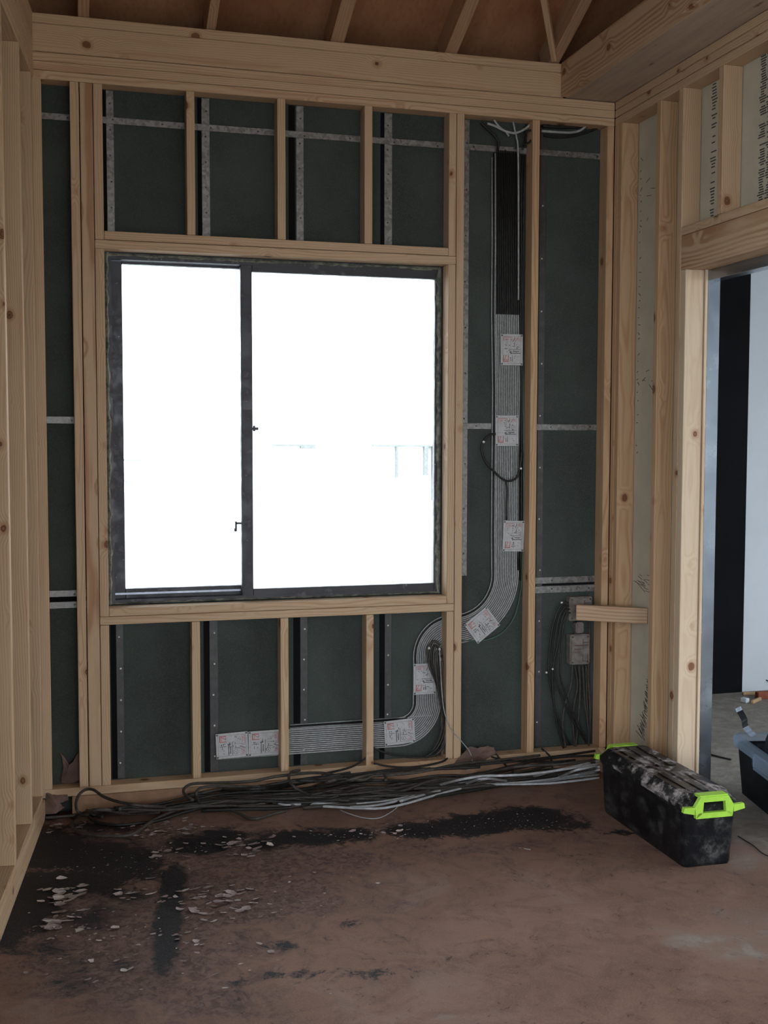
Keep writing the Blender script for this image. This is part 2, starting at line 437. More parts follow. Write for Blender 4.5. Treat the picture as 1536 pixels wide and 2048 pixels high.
# ---- right wall panels (cream board behind the studs), with the doorway left open
bm = bmesh.new()
PX = 2.681
add_box(bm, (PX, -.640, 0), (PX+.010, 0.08, 3.30)); add_box(bm, (PX, -2.2, 2.50), (PX+.010, -.640, 3.30)); add_box(bm, (PX, -9, 0), (PX+.010, -2.2, 3.30))
add_box(bm, (PX+.010, -9, 3.2), (PX+.06, .08, 5.6))
wr = tag(link('wall_right', bm, M['cream_board']), kind='structure')

# ---- roof / ceiling
SL = math.tan(math.radians(25))
ZR0 = 3.443                     # where the rafters sit
def roof_z(y): return ZR0 + .155 - SL*y
bm = bmesh.new()
prism(bm, [(.62, roof_z(.62)), (.62, roof_z(.62)+.03), (-4.0, roof_z(-4)+.03), (-9, roof_z(-4)-2.0+.03), (-9, roof_z(-4)-2.0), (-4.0, roof_z(-4))], -1.6, 7.0, axis=0)
add_box(bm, (-1.6, .21, 3.30), (2.9, .23, 3.60)); add_box(bm, (-1.6, D+.12, 3.36), (2.9, .22, 3.38))  # closing boards added at the eave to stop sky light leaking in
tag(link('ceiling', bm, M['roof']), kind='structure')

# ---- neighbouring room
bm = bmesh.new(); add_box(bm, (4.296, 1.45, 0), (7, 1.55, 3.3)); tag(link('wall_hall_back', bm, M['white_plaster']), kind='structure')
bm = bmesh.new(); add_box(bm, (2.4, 1.44, 0), (4.296, 1.55, 3.3)); tag(link('wall_hall_black_strip', bm, M['black_paint']), kind='structure')
bm = bmesh.new()
add_box(bm, (6.2, -9, 0), (6.3, 1.5, .5)); add_box(bm, (6.2, -9, 2.6), (6.3, 1.5, 3.3)); add_box(bm, (6.2, -.6, .5), (6.3, 1.5, 2.6)); add_box(bm, (6.2, -9, .5), (6.3, -4.5, 2.6))
tag(link('wall_hall_side', bm, M['white_plaster']), kind='structure')
bm = bmesh.new(); add_box(bm, (2.76, -9, 3.2), (6.3, 1.5, 3.3)); tag(link('ceiling_hall', bm, M['white_plaster']), kind='structure')
bm = bmesh.new(); add_box(bm, (2.66, .09, 0), (2.75, 1.45, 3.3)); tag(link('wall_hall_return', bm, M['white_plaster']), kind='structure')

# ---- wall behind the viewpoint, unseen; two big openings made to let sky light in
bm = bmesh.new()
YB = -8.6
add_box(bm, (-1.6, YB-.1, 0), (-.6, YB, 5)); add_box(bm, (2.5, YB-.1, 0), (2.9, YB, 5)); add_box(bm, (-.6, YB-.1, 2.7), (2.5, YB, 5))
add_box(bm, (2.9, YB-.1, 2.5), (6.3, YB, 3.3))
tag(link('wall_front', bm, M['board']), kind='structure')

# ================================================================== BACK WALL FRAMING
G_ST = None
curb = box('curb_board', (.014, -.0, 0), (2.585, .045, .0885), M['curb_board'], bev=.002)
tag(curb, 'flat brown board under the sole plate beneath the window, half hidden by cables', 'board')
timber('sole_plate', 'horizontal bottom plate under the window studs with cables heaped against it', (-.16, 0, .089), (2.585, D, .127))
plates = [('lowest horizontal top plate above the window, the studs butt into it', 3.170, 3.208), ('middle board of the three stacked top plates above the window', 3.208, 3.2455),
          ('uppermost of the three thin top plates above the window, under the deep ledger', 3.2455, 3.283)]
for lb, a, b in plates: timber('top_plate', lb, (-.16, 0, a), (XR, D, b-.0006))
timber('ledger_board', 'deep horizontal ledger above the window wall, knotty pale pine', (-.16, 0, 3.2835), (2.318, .038, 3.400))
timber('rafter_plate', 'thin darker pine strip lying on the deep ledger under the rafters', (-.16, .004, 3.4005), (2.318, .06, 3.443))
def stud(x0, x1, z0, z1, label, name='wall_stud', **k): return timber(name, label, (x0, 0, z0), (x1, D, z1), cat='stud', **k)
stud(-.110, -.068, .127, ZT, 'narrow corner stud where the window wall meets the near-edge-on side wall')
stud(.047, .0855, .127, ZT, 'outer one of three studs packed together beside the window, with a round knot')
stud(.088, .1412, .127, ZT, 'middle stud of three beside the window with long brown wavy heartwood streaks', mat='pine_streaky')
stud(.143, .1825, 2.514, ZT, 'short stud above the window header at its outer end, next to the streaked stud')
stud(.143, .1825, .8785, 2.4755, 'trimmer stud along the window edge next to the streaked stud', name='trimmer_stud')
stud(.143, .1825, .127, .8405, 'short stud below the window sill next to the streaked stud', name='cripple_stud')
stud(1.745, 1.7822, 2.514, ZT, 'short stud above the window header beside the tall stud next to the cable ribbon')
stud(1.745, 1.7822, .8785, 2.4755, 'trimmer stud along the window edge on the cable ribbon side', name='trimmer_stud')
stud(1.745, 1.7822, .127, .8405, 'short stud below the sill where the cables bend behind it', name='cripple_stud')
stud(1.7835, 1.8220, .127, ZT, 'tall straight-grained king stud between the window and the cable ribbon')
stud(2.163, 2.2005, .127, ZT, 'tall orange pine stud just past the cable ribbon', mat='pine_warm')
stud(2.5505, XR-.001, .127, ZT, 'tall corner stud of the window wall with a crack beside it', mat='pine_warm')
for x, w in ((.5555, 'nearest the three packed studs'), (.957, 'in the middle'), (1.3585, 'nearest the cable ribbon')):
    stud(x-.019, x+.019, 2.552, ZT, 'short cripple stud above the window header, ' + w, name='cripple_stud', group='cripple studs above the window')
for x, w in ((.560, 'nearest the three packed studs'), (.963, 'in the middle, crossing the white cards'), (1.368, 'nearest the bend of the cable ribbon')):
    stud(x-.019, x+.019, .127, .8405, 'short cripple stud below the window sill, ' + w, name='cripple_stud', group='cripple studs below the window')
timber('window_header', 'upper of the two header boards over the window, with small dark knots', (.183, 0, 2.514), (1.745, D, 2.5515))
timber('window_header', 'lower pale header board resting directly over the window frame', (.143, 0, 2.476), (1.7825, D, 2.5135))
timber('window_sill_board', 'upper sill board directly under the dark window frame', (.183, 0, .8788), (1.745, D, .9155))
timber('window_sill_board', 'lower sill board carrying the window, resting on the short studs', (.143, 0, .841), (1.7825, D, .8782))

# ================================================================== LEFT WALL FRAMING (LW frame: x along, y into room)
def ltim(name, label, x0, x1, z0, z1, y0=-D, y1=0, cat='stud', **k): return timber(name, label, (x0, y0, z0), (x1, y1, z1), frame=LW, cat=cat, **k)
ltim('curb_board', 'low board along the foot of the edge-on side wall, beside the black stain', -8.5, -.005, 0, .0885, cat='board')
ltim('sole_plate', 'bottom plate of the edge-on side wall with tall studs standing on it', -8.5, -.088, .089, .127, cat='timber')
ll = ['tall pale stud of the side wall standing closest to the window wall', 'tall wide-grained stud of the side wall, second from the window wall', 'tall stud of the side wall cut by the picture edge, with round knots', 'side wall stud outside the view']
for i, s in enumerate((.092, .452, .905, 1.31, 1.72, 2.12, 2.53, 2.94)):
    if i > 3: break
    ltim('wall_stud', ll[i], -s, -s+.038, .127, ZT)
for lb, a, b in (('lowest top plate along the edge-on side wall', 3.170, 3.208), ('middle top plate along the edge-on side wall', 3.208, 3.2455), ('third top plate along the edge-on side wall', 3.2455, 3.283)):
    ltim('top_plate', lb, -8.5, -.006, a, b-.0006, cat='timber')
ltim('ledger_board', 'deep ledger board on top of the edge-on side wall plates', -8.5, -.006, 3.2835, 3.443, y0=-.04, cat='timber')

# ================================================================== RIGHT WALL FRAMING
def rstud(y0, y1, z0, z1, label, name='wall_stud', x1=XR+.090, **k): return timber(name, label, (XR, y0, z0), (x1, y1, z1), cat='stud', **k)
rstud(-.037, -.0, .127, ZT, 'inner of two corner studs joined to the window wall, beside the printed cream board', mat='pine_warm')
rstud(-.076, -.038, .127, ZT, 'outer of two corner studs, wide knotty face towards the cream board', mat='pine_warm')
rstud(-.445, -.406, .127, ZT, 'wide-faced stud between the narrow cream board and the door king stud', mat='pine_warm')
rstud(-.640, -.602, .127, ZT, 'king stud beside the doorway running up to the top plate, dark knots')
rstud(-.684, -.6412, .127, 2.3915, 'daylit trimmer stud lining the doorway, brown streak down its face', name='trimmer_stud', mat='pine_daylit')
rstud(-.952, -.914, 2.5765, ZT, 'short stud above the door header between two printed cream panels', name='cripple_stud')
rstud(-1.36, -1.322, 2.5765, ZT, 'short stud above the door header beyond the picture edge', name='cripple_stud')
rstud(-2.300, -2.262, .127, 2.3915, 'trimmer stud on the near side of the doorway, beyond the picture edge', name='trimmer_stud')
rstud(-2.340, -2.302, .127, ZT, 'king stud on the near side of the doorway, beyond the picture edge')
timber('door_header', 'deep door header beam with swirling grain and dark knots', (XR-.001, -2.3, 2.392), (XR+.090, -.6405, 2.538), cat='timber', mat='pine_streaky')
timber('header_plate', 'thin plate lying on the deep door header', (XR-.001, -2.3, 2.5385), (XR+.090, -.6405, 2.576), cat='timber')
timber('sole_plate', 'bottom plate under the cream board beside the doorway, behind the black box', (XR, -.684, .089), (XR+.090, .0, .1268), cat='timber')
timber('curb_board', 'low board under the bottom plate between window wall and doorway', (XR, -.684, 0), (XR+.090, .0, .0885), cat='board')
for lb, a, b in (('lowest top plate running along the doorway wall', 3.170, 3.2075), ('middle top plate running along the doorway wall', 3.208, 3.2455), ('upper top plate along the doorway wall, under the grey soffit board', 3.246, 3.2835)):
    timber('top_plate', lb, (XR, -8.5, a), (XR+.090, 0, b-.0005), cat='timber')
# beam along the doorway wall
bmx = timber('ceiling_joist', 'deep pine joist with strong swirling grain running out from the ledger corner', (2.304, -8.0, 3.285), (2.342, -.0005, 3.446), cat='beam', mat='pine_streaky')
sf = timber('soffit_board', 'wide grey weathered board between the ceiling joist and doorway wall plates', (2.3425, -8.0, 3.285), (2.66, .03, 3.305), cat='board', mat='greywood')

# rafters
def rafter(x0, x1, label, y_end=-3.9, zoff=0.0):
    o = timber('rafter', label, (-(x1-x0)/2, -.14, 0), ((x1-x0)/2, 0, 4.7), cat='rafter', group='rafters over the window wall', mat='rafter_pine')
    ang = math.atan(SL)
    # local z -> (0,-cos,sin); local y -> thickness direction (perpendicular)
    zc = Vector((0, -math.cos(ang), math.sin(ang))); yc = -Vector((0, math.sin(ang), math.cos(ang))); xc = yc.cross(zc)
    start = Vector(((x0+x1)/2, .0, ZR0+.012)) - zc*.10 - yc*.0705
    M4 = Matrix.Identity(4)
    for r_ in range(3): M4[r_][0], M4[r_][1], M4[r_][2], M4[r_][3] = xc[r_], yc[r_], zc[r_], start[r_]
    me = o.data
    o.matrix_world = M4
    return o
for x0, x1, w in ((.085, .133, 'nearest the edge-on side wall'), (.628, .671, 'second from the edge-on side wall, pale stain at its foot'), (1.185, 1.250, 'in the middle above the window, dim and red brown'), (1.73, 1.79, 'the brighter one above the cable ribbon'), (2.250, 2.303, 'the one that lands on the ceiling joist corner')):
    rafter(x0, x1, 'sloping roof rafter, ' + w)
# thin diagonal member beside the last rafter
a = Vector((2.27, -.0, 3.46)); b = Vector((1.95, -.50, 3.75)); dd = (b-a)
o = timber('hip_batten', 'thin light batten slanting up beside the last roof rafter', (-.014, -.02, 0), (.014, .02, dd.length), cat='batten')
o.rotation_mode = 'QUATERNION'; o.rotation_quaternion = dd.to_track_quat('Z', 'Y'); o.location = a

# ================================================================== METAL STRAPS ON THE GREEN BOARD
def strap(lo, hi, label, mat='galv', screws=(), name='metal_strap', group=None):
    yf = -.0055 if name == 'metal_strap' else -.0022; yb = -.0023 if name == 'metal_strap' else .002
    e = empty(name, ((lo[0]+hi[0])/2, D, lo[1])); tag(e, label, 'metal strap', group)
    c = Vector(((lo[0]+hi[0])/2, D, lo[1]))
    bm = bmesh.new(); add_box(bm, (lo[0]-c.x, yf, 0), (hi[0]-c.x, yb, hi[1]-lo[1]))
    bmesh.ops.bevel(bm, geom=bm.edges[:], offset=.001, segments=1, affect='EDGES')
    link('strip', bm, M[mat], e)
    for sx, sz in screws:
        bm = bmesh.new(); bmesh.ops.create_cone(bm, cap_ends=True, segments=10, radius1=.0045, radius2=.003, depth=.003, matrix=Matrix.Translation((sx-c.x, yf-.0012, sz-c.z)) @ Matrix.Rotation(math.pi/2, 4, 'X'))
        link('screw', bm, M['screw_metal'] if mat == 'galv' else M['white_tip'], e)
    return e
def hs(x0, x1, z0, z1, label, n=3, **k): strap((x0, z0), (x1, z1), label, screws=[(x0+(x1-x0)*(i+.6)/n, (z0+z1)/2+random.uniform(-.005, .005)) for i in range(n)], **k)
hs(-.12, .143, 3.024, 3.052, 'shiny steel strap across the narrow bay beside the side wall, near the top', 1)
hs(.10, 1.80, 3.025, 3.054, 'long shiny steel strap running behind the studs above the window', 8)
hs(1.80, 2.60, 3.027, 3.056, 'steel strap near the top crossing the black cable ribbon', 5)
hs(-.12, .143, 1.724, 1.755, 'steel strap across the narrow bay at half height of the window', 1)
hs(1.80, 1.994, 1.709, 1.738, 'short steel strap ending at the cable ribbon beside the second card', 1)
hs(2.18, 2.60, 1.705, 1.735, 'steel strap at window mid height in the bay next to the corner', 2)
hs(-.12, .143, .963, .992, 'upper of two close steel straps low in the narrow bay', 1)
hs(-.12, .143, .912, .941, 'lower of two close steel straps low in the narrow bay', 1)
hs(2.20, 2.60, .949, .981, 'upper of two close steel straps above the wood block in the corner bay', 2)
hs(2.20, 2.60, .902, .936, 'lower of two close steel straps above the wood block in the corner bay', 2)
def vs(x0, x1, z0, z1, label, mat='galv', n=6): strap((x0, z0), (x1, z1), label, mat, screws=[((x0+x1)/2+random.uniform(-.004, .004), z0+(z1-z0)*(i+.5)/n) for i in range(n)], name='metal_stud_strip')
simple('dull_metal', (.085, .083, .086), .5, metal=.5)
names = ['beside the packed studs', 'behind the first cripple stud', 'behind the second cripple stud', 'behind the third cripple stud']
for (x0, x1), nm in zip(((.200, .232), (.612, .648), (1.039, 1.074), (1.456, 1.494)), names):
    vs(x0, x1, 2.50, 3.168, 'upright steel strip on the green board above the window, ' + nm)
for (x0, x1), nm in zip(((.214, .246), (.630, .668), (1.052, 1.087), (1.462, 1.496)), names):
    vs(x0, x1, .13, .845, 'upright dull metal strip on the green board below the window, ' + nm, 'dull_metal', 5)
vs(1.846, 1.874, 1.0, 3.168, 'tall upright steel strip between the king stud and the cable ribbon', n=10)
vs(2.236, 2.269, .13, 3.168, 'tall upright steel strip in the corner bay behind the orange stud', 'dull_metal', 12)
# dark joints just beside the strips
def groove(x0, x1, z0, z1, label):
    o = box('board_joint', (x0, D+.0005, z0), (x1, D+.0028, z1), M['black_paint']); tag(o, label, 'gasket')
for (x0, x1), nm in zip(((.186, .199), (.594, .611), (1.005, 1.034), (1.438, 1.455)), names):
    groove(x0, x1, 2.553, 3.168, 'black gasket strip beside the steel strip above the window, ' + nm)
for (x0, x1), nm in zip(((.190, .213), (.604, .629), (1.020, 1.051), (1.436, 1.461)), names):
    groove(x0, x1, .13, .840, 'black gasket strip beside the dull strip below the window, ' + nm)
groove(2.20, 2.60, .938, .947, 'black gap between the two close straps in the corner bay')
groove(-.12, .143, .942, .962, 'black gap between the two close straps in the narrow bay')

# ================================================================== WINDOW
win = empty('window_1', ((WX0+WX1)/2, .12, WZ0)); tag(win, kind='structure')
WC = Vector(((WX0+WX1)/2, .12, WZ0))
def wbox(name, lo, hi, mat, parent=win, bev=.0):
    bm = bmesh.new(); add_box(bm, Vector(lo)-WC, Vector(hi)-WC)
    if bev: bmesh.ops.bevel(bm, geom=bm.edges[:], offset=bev, segments=1, affect='EDGES')
    return link(name, bm, M[mat] if isinstance(mat, str) else mat, parent)
def ring(bm, x0, x1, z0, z1, t, y0, y1):
    tl, tr, tb, tt = t
    for lo, hi in (((x0, y0, z0), (x0+tl, y1, z1)), ((x1-tr, y0, z0), (x1, y1, z1)), ((x0+tl, y0, z0), (x1-tr, y1, z0+tb)), ((x0+tl, y0, z1-tt), (x1-tr, y1, z1))):
        add_box(bm, Vector(lo)-WC, Vector(hi)-WC)
bm = bmesh.new(); ring(bm, .196, 1.770, .920, 2.465, (.018, .018, .018, .018), .098, .20); link('window_frame', bm, M['alu'], win)
bm = bmesh.new(); ring(bm, .830-.045, 1.762, .925, 2.458, (.052, .048, .042, .040), .100, .135)
bmesh.ops.bevel(bm, geom=bm.edges[:], offset=.002, segments=1, affect='EDGES')
s1 = link('front_sash', bm, M['alu'], win)
bm = bmesh.new(); ring(bm, .208, .842, .935, 2.462, (.054, .045, .045, .026), .150, .185)
bmesh.ops.bevel(bm, geom=bm.edges[:], offset=.002, segments=1, affect='EDGES')
s2 = link('rear_sash', bm, M['alu'], win)
wbox('pane', (.838, .116, .968), (1.713, .120, 2.417), 'glass', s1)
wbox('pane', (.258, .166, .978), (.797, .170, 2.438), 'glass', s2)
# bright track rails visible inside the frame on the open side
simple('bare_alu', (.34, .36, .44), .3, metal=.8)
wbox('sliding_track', (.214, .140, .955), (.785, .146, .964), 'bare_alu'); wbox('sliding_track', (.214, .138, 2.446), (.785, .142, 2.450), 'bare_alu')
# latches
bm = bmesh.new(); add_box(bm, Vector((.835, .09, 1.700))-WC, Vector((.862, .102, 1.712))-WC); add_box(bm, Vector((.838, .094, 1.694))-WC, Vector((.848, .100, 1.720))-WC)
link('latch', bm, M['alu'], win)
bm = bmesh.new(); add_box(bm, Vector((.760, .140, 1.235))-WC, Vector((.768, .150, 1.278))-WC); add_box(bm, Vector((.764, .140, 1.265))-WC, Vector((.788, .150, 1.274))-WC); add_box(bm, Vector((.756, .138, 1.232))-WC, Vector((.767, .152, 1.246))-WC)
link('latch', bm, M['alu'], win)
# sealant bead all round, uneven
def bead(p0, p1, w, y0, name='sealant_bead'):
    bm = bmesh.new(); n = 46; p0 = Vector(p0); p1 = Vector(p1); d = (p1-p0); nn = Vector((-d.z, 0, d.x)).normalized()
    pts = []
    for i in range(n+1):
        t = i/n; c = p0+d*t
        ww = w*(1+random.uniform(-.25, .45)); pts.append((c, ww, random.uniform(0, .004)))
    prev = None
    for c, ww, dy in pts:
        a = bm.verts.new(c-WC+Vector((0, y0-WC.y+WC.y, 0))*0+Vector((0, 0, 0)))
        b_ = bm.verts.new(c+nn*ww*.5-WC+Vector((0, -.010-dy, 0)))
        e_ = bm.verts.new(c+nn*ww-WC+Vector((0, .004, 0)))
        if prev: bm.faces.new((prev[0], a, b_, prev[1])); bm.faces.new((prev[1], b_, e_, prev[2]))
        prev = (a, b_, e_)
    o = link(name, bm, M['seal'], win)
    return o
bead((.184, .100, 2.475), (.184, .100, .917), .022, 0); bead((1.744, .100, .917), (1.744, .100, 2.475), -.022 if False else .022, 0)
bead((1.744, .100, 2.475), (.184, .100, 2.475), .016, 0); bead((.184, .100, .917), (1.744, .100, .917), .010, 0)

# ================================================================== PRINTED CARDS
def card(pts_px, label, up_edge=0, Yp=.066, dusty=False, group='printed cards over the cable ribbon'):
    """pts_px: corners in order; up_edge: index of the edge that is the top of the print"""
    q = [onY(x, y, Yp) for x, y in pts_px]
    q = q[up_edge:]+q[:up_edge]              # q0 top-left, q1 top-right, q2 bottom-right, q3 bottom-left of the print
    c = sum(q, Vector())/4; u = ((q[1]-q[0])+(q[2]-q[3]))/2; v = ((q[0]-q[3])+(q[1]-q[2]))/2
    w, h = u.length, v.length; u.normalize(); v = (v-u*v.dot(u)).normalized(); n = u.cross(v)
    e = empty('printed_card', c); tag(e, label, 'card', group)
    mt = Matrix.Identity(4)
    for r_ in range(3): mt[r_][0], mt[r_][1], mt[r_][2], mt[r_][3] = u[r_], v[r_], n[r_], c[r_]
    e.matrix_world = mt
    rnd = random.Random(len(label))
    bm = bmesh.new(); add_box(bm, (-w/2, -h/2, -.002), (w/2, h/2, .001)); bmesh.ops.bevel(bm, geom=bm.edges[:], offset=.0008, segments=1, affect='EDGES')
    link('panel', bm, M['card_dusty' if dusty else 'card'], e)
    bm = bmesh.new(); t = .0014; a, b = w/2-.010, h/2-.009      # printed border line
    for lo, hi in (((-a, -b), (-a+t, b)), ((a-t, -b), (a, b)), ((-a, -b), (a, -b+t)), ((-a, b-t), (a, b))): add_box(bm, (*lo, .001), (*hi, .0014))
    link('border_line', bm, M['ink_dusty' if dusty else 'ink_soft'], e)
    W, H = 2*a, 2*b
    def R(bm, x0, y0, x1, y1, z=.0014): add_box(bm, (-a+x0*W, -b+y0*H, .001), (-a+x1*W, -b+y1*H, z))
    def L(bm, x0, y0, x1, y1, t=.0011):
        p = Vector((-a+x0*W, -b+y0*H, 0)); s = Vector((-a+x1*W, -b+y1*H, 0)); d = s-p; ln = d.length
        add_box(bm, (0, -t, .0012), (ln, t, .0016), Matrix.Translation(p) @ Matrix.Rotation(math.atan2(d.y, d.x), 4, 'Z'))
    # red marks: boxed 2 at the foot, ticks at the head
    bm = bmesh.new(); R(bm, .03, .08, .06, .30); R(bm, .03, .06, .32, .085); R(bm, .295, .06, .32, .31)
    L(bm, .07, .11, .20, .29, .0009); L(bm, .10, .29, .20, .27, .0009)
    R(bm, .04, .955, .48, .97); R(bm, .04, .82, .055, .96); R(bm, .50, .84, .515, .97); R(bm, .93, .80, .94, .96); L(bm, .56, .83, .78, .95, .0007)
    link('red_print', bm, M['ink_dusty' if dusty else 'ink_red'], e)
    bm = bmesh.new(); R(bm, .09, .10, .28, .16); R(bm, .10, .83, .30, .93); R(bm, .80, .84, .92, .94); link('pink_print', bm, M['ink_dusty' if dusty else 'ink_pink'], e)
    bm = bmesh.new()
    L(bm, .58, .80, .66, .97, .0011); L(bm, .68, .80, .86, .97, .0008); L(bm, .64, .58, .65, .78, .0011); R(bm, .44, .58, .452, .93); R(bm, .52, .62, .62, .64)
    R(bm, .34, .505, 1 if False else .97, .52); R(bm, .46, .36, .97, .385); R(bm, .55, .43, .90, .455); R(bm, .38, .39, .42, .44); R(bm, .43, .34, .47, .45)
    for i in range(26):
        x = rnd.uniform(.05, .88); y = rnd.choice([.53, .60, .66, .72, .78, .87, .13, .19, .25, .41, .47]) + rnd.uniform(-.012, .012)
        if x < .36 and y < .33: x += .42
        x = min(x, .88); R(bm, x, y, x+rnd.uniform(.03, .09), y+.016)
    # ring with a dot
    for k in range(14):
        t0, t1 = 2*math.pi*k/14, 2*math.pi*(k+1)/14
        if k in (2,): continue
        L(bm, .82+.10*math.cos(t0), .63+.075*math.sin(t0), .82+.10*math.cos(t1), .63+.075*math.sin(t1), .0007)
    R(bm, .80, .615, .85, .64)
    R(bm, .52, .07, .54, .30); R(bm, .42, .10, .46, .14); R(bm, .42, .17, .46, .20)
    link('black_print', bm, M['ink_dusty' if dusty else 'ink_black'], e)
    for sx in (-1, 1):
        for sy in (-1, 1):
            bm = bmesh.new(); bmesh.ops.create_cone(bm, cap_ends=True, segments=10, radius1=.0045, radius2=.0038, depth=.0025, matrix=Matrix.Translation((sx*(w/2-.0065), sy*(h/2-.0065), .0015)))
            link('screw', bm, M['screw_metal'], e)
    return e
card([(1001, 668), (1046, 669), (1045, 731), (1002, 730)], 'topmost white printed card over the pale cable ribbon', Yp=.060)
card([(991, 831), (1037, 831), (1036, 892), (991, 892)], 'second white printed card down the ribbon, beside the looped black cable', Yp=.060)
card([(1007, 1041), (1048, 1042), (1048, 1103), (1005, 1103)], 'third white printed card down the ribbon, just above the bend', Yp=.060)
card([(972, 1211), (1001, 1251), (955, 1287), (929, 1251)], 'tilted white printed card lying diagonally across the ribbon bend', up_edge=0, Yp=.056)
card([(827, 1328), (872, 1326), (872, 1387), (827, 1390)], 'upright white card below the sill, partly behind loose black cables', Yp=.060)
card([(767, 1442), (829, 1437), (830, 1485), (771, 1491)], 'sideways white card low down where the ribbon turns level', up_edge=1, Yp=.060)
card([(431, 1467), (495, 1464), (497, 1513), (433, 1518)], 'sideways white card at the very end of the ribbon', up_edge=1, Yp=.060)
card([(496.5, 1464), (562, 1458), (562, 1508), (497.5, 1513)], 'sideways white card next to the end card, partly behind a short stud', up_edge=1, Yp=.060)

# corner bay: dusty junction boxes
def jbox(x0, x1, z0, z1, y0, label):
    e = empty('junction_box', ((x0+x1)/2, y0, z0)); tag(e, label, 'electrical box')
    w = (x1-x0)/2; h = z1-z0
    bm = bmesh.new(); add_box(bm, (-w, 0, 0), (w, D-y0-.004, h)); bmesh.ops.bevel(bm, geom=bm.edges[:], offset=.004, segments=2, affect='EDGES'); link('box_body', bm, M['card_dusty'], e)
    bm = bmesh.new(); add_box(bm, (-w+.006, -.003, .006), (w-.006, 0, h-.006)); lid = link('cover', bm, M['card_dusty'], e)
    bm = bmesh.new()
    for lo, hi in (((.2, .62), (.9, .66)), ((.2, .5), (.55, .53)), ((.2, .4), (.5, .43)), ((.62, .5), (.66, .85)), ((.6, .1), (.9, .13)), ((.62, .1), (.65, .35)), ((.86, .1), (.9, .35)), ((.66, .72), (.9, .75))):
        add_box(bm, (-w+lo[0]*2*w, -.0036, lo[1]*h), (-w+hi[0]*2*w, -.003, hi[1]*h))
    link('faded_print', bm, M['ink_dusty'], lid)
    for sx in (-1, 1):
        for sz in (.012, h-.012):
            bm = bmesh.new(); bmesh.ops.create_cone(bm, cap_ends=True, segments=8, radius1=.005, radius2=.004, depth=.004, matrix=Matrix.Translation((sx*(w-.012), -.004, sz)) @ Matrix.Rotation(math.pi/2, 4, 'X')); link('screw', bm, M['screw_metal'], e)
    return e
p0 = onY(1140, 1330, .03); p1 = onY(1180, 1268, .03)
jb = jbox(p0.x, p1.x, p0.z, p1.z, .03, 'dusty square electrical box low in the corner bay, cables hanging below it')
p0 = onY(1139, 1242, .03); p1 = onY(1185, 1193, .03)
jbox(p0.x, p1.x, p0.z, p1.z, .03, 'dusty electrical box half hidden behind the loose wood block')
pa = onY(1158, 1244, .05); pb = onY(1158, 1266, .05)
bm = bmesh.new(); add_box(bm, (pa.x-.022, .035, pb.z), (pa.x+.022, D-.006, pa.z)); bmesh.ops.bevel(bm, geom=bm.edges[:], offset=.006, segments=2, affect='EDGES')
tag(link('conduit_neck', bm, M['card_dusty']), 'short dusty conduit joining the two electrical boxes in the corner bay', 'conduit')

# wood block
a = Vector((2.395, -.045, .7795)); b = Vector((2.672, -.245, .7795)); d = (b-a)
blk = timber('wood_block', 'short loose wood block sticking out of the corner bay, brown streaks and a split knot', (-.0385, -.019, 0), (.0385, .019, d.length), cat='wood block', mat='pine_streaky')
zc = d.normalized(); xc = Vector((0, 0, 1)); yc = zc.cross(xc)
m4 = Matrix.Identity(4); st = a + Vector((0, 0, .0385)) + yc*.019*(1 if yc.y > 0 else -1)
for r_ in range(3): m4[r_][0], m4[r_][1], m4[r_][2], m4[r_][3] = xc[r_], yc[r_], zc[r_], st[r_]
blk.matrix_world = m4

# ================================================================== CABLE RIBBON
def ribbon_path(o, x_end=.665, ztop=3.035, y=.0735, R1=.27, fan=0.):
    P = []
    x = 2.067+o
    zc = 1.0
    P += [Vector((x, y, ztop))]
    for z in (2.6, 2.2614, 2.26, 1.9, 1.5, 1.2): P.append(Vector((x + (.012 if z < 2 else .004) , y, z)))
    X0 = 2.082+o
    P.append(Vector((X0, y, zc)))
    cx = 2.082-R1
    for k in range(1, 13):
        t = k/12*math.pi/2; r = R1+o; P.append(Vector((cx+r*math.cos(t), y, zc-r*math.sin(t))))
    # bottom run then S-bend down
    zr = zc-R1-o
    r2 = .112; cx2 = 1.797; zc2 = zc-R1-r2
    for k in range(0, 13):
        t = k/12*math.pi/2; r = r2-o; P.append(Vector((cx2-r*math.sin(t), y, zc2+r*math.cos(t))))
    xv = cx2-r2+o
    r3 = .150; zc3 = .395; cx3 = cx2-r2-r3
    P.append(Vector((xv, y, .50)))
    for k in range(0, 13):
        t = k/12*math.pi/2; r = r3+o; P.append(Vector((cx3+r*math.cos(t), y, zc3-r*math.sin(t))))
    z4 = zc3-r3-o
    for xx in (1.3, 1.0, x_end): P.append(Vector((xx, y, z4)))
    return P
N_R = 13
ORD = ['first cable', 'second cable', 'third cable', 'fourth cable', 'fifth cable', 'sixth cable', 'seventh cable', 'eighth cable', 'ninth cable', 'tenth cable', 'eleventh cable', 'twelfth cable', 'thirteenth cable']
for i in range(N_R):
    o = (i-(N_R-1)/2)*.0094
    P = ribbon_path(o)
    ob = tube_obj('ribbon_cable', P, .0034, [M['wire_pale'], M['wire_black']], sub=1, seg=8, mi_fn=lambda p: 1 if p.z > 2.2605 else 0)
    tag(ob, ORD[i]+' of the flat ribbon counted from the window, black above, grey below', 'cable', 'cables of the flat ribbon')
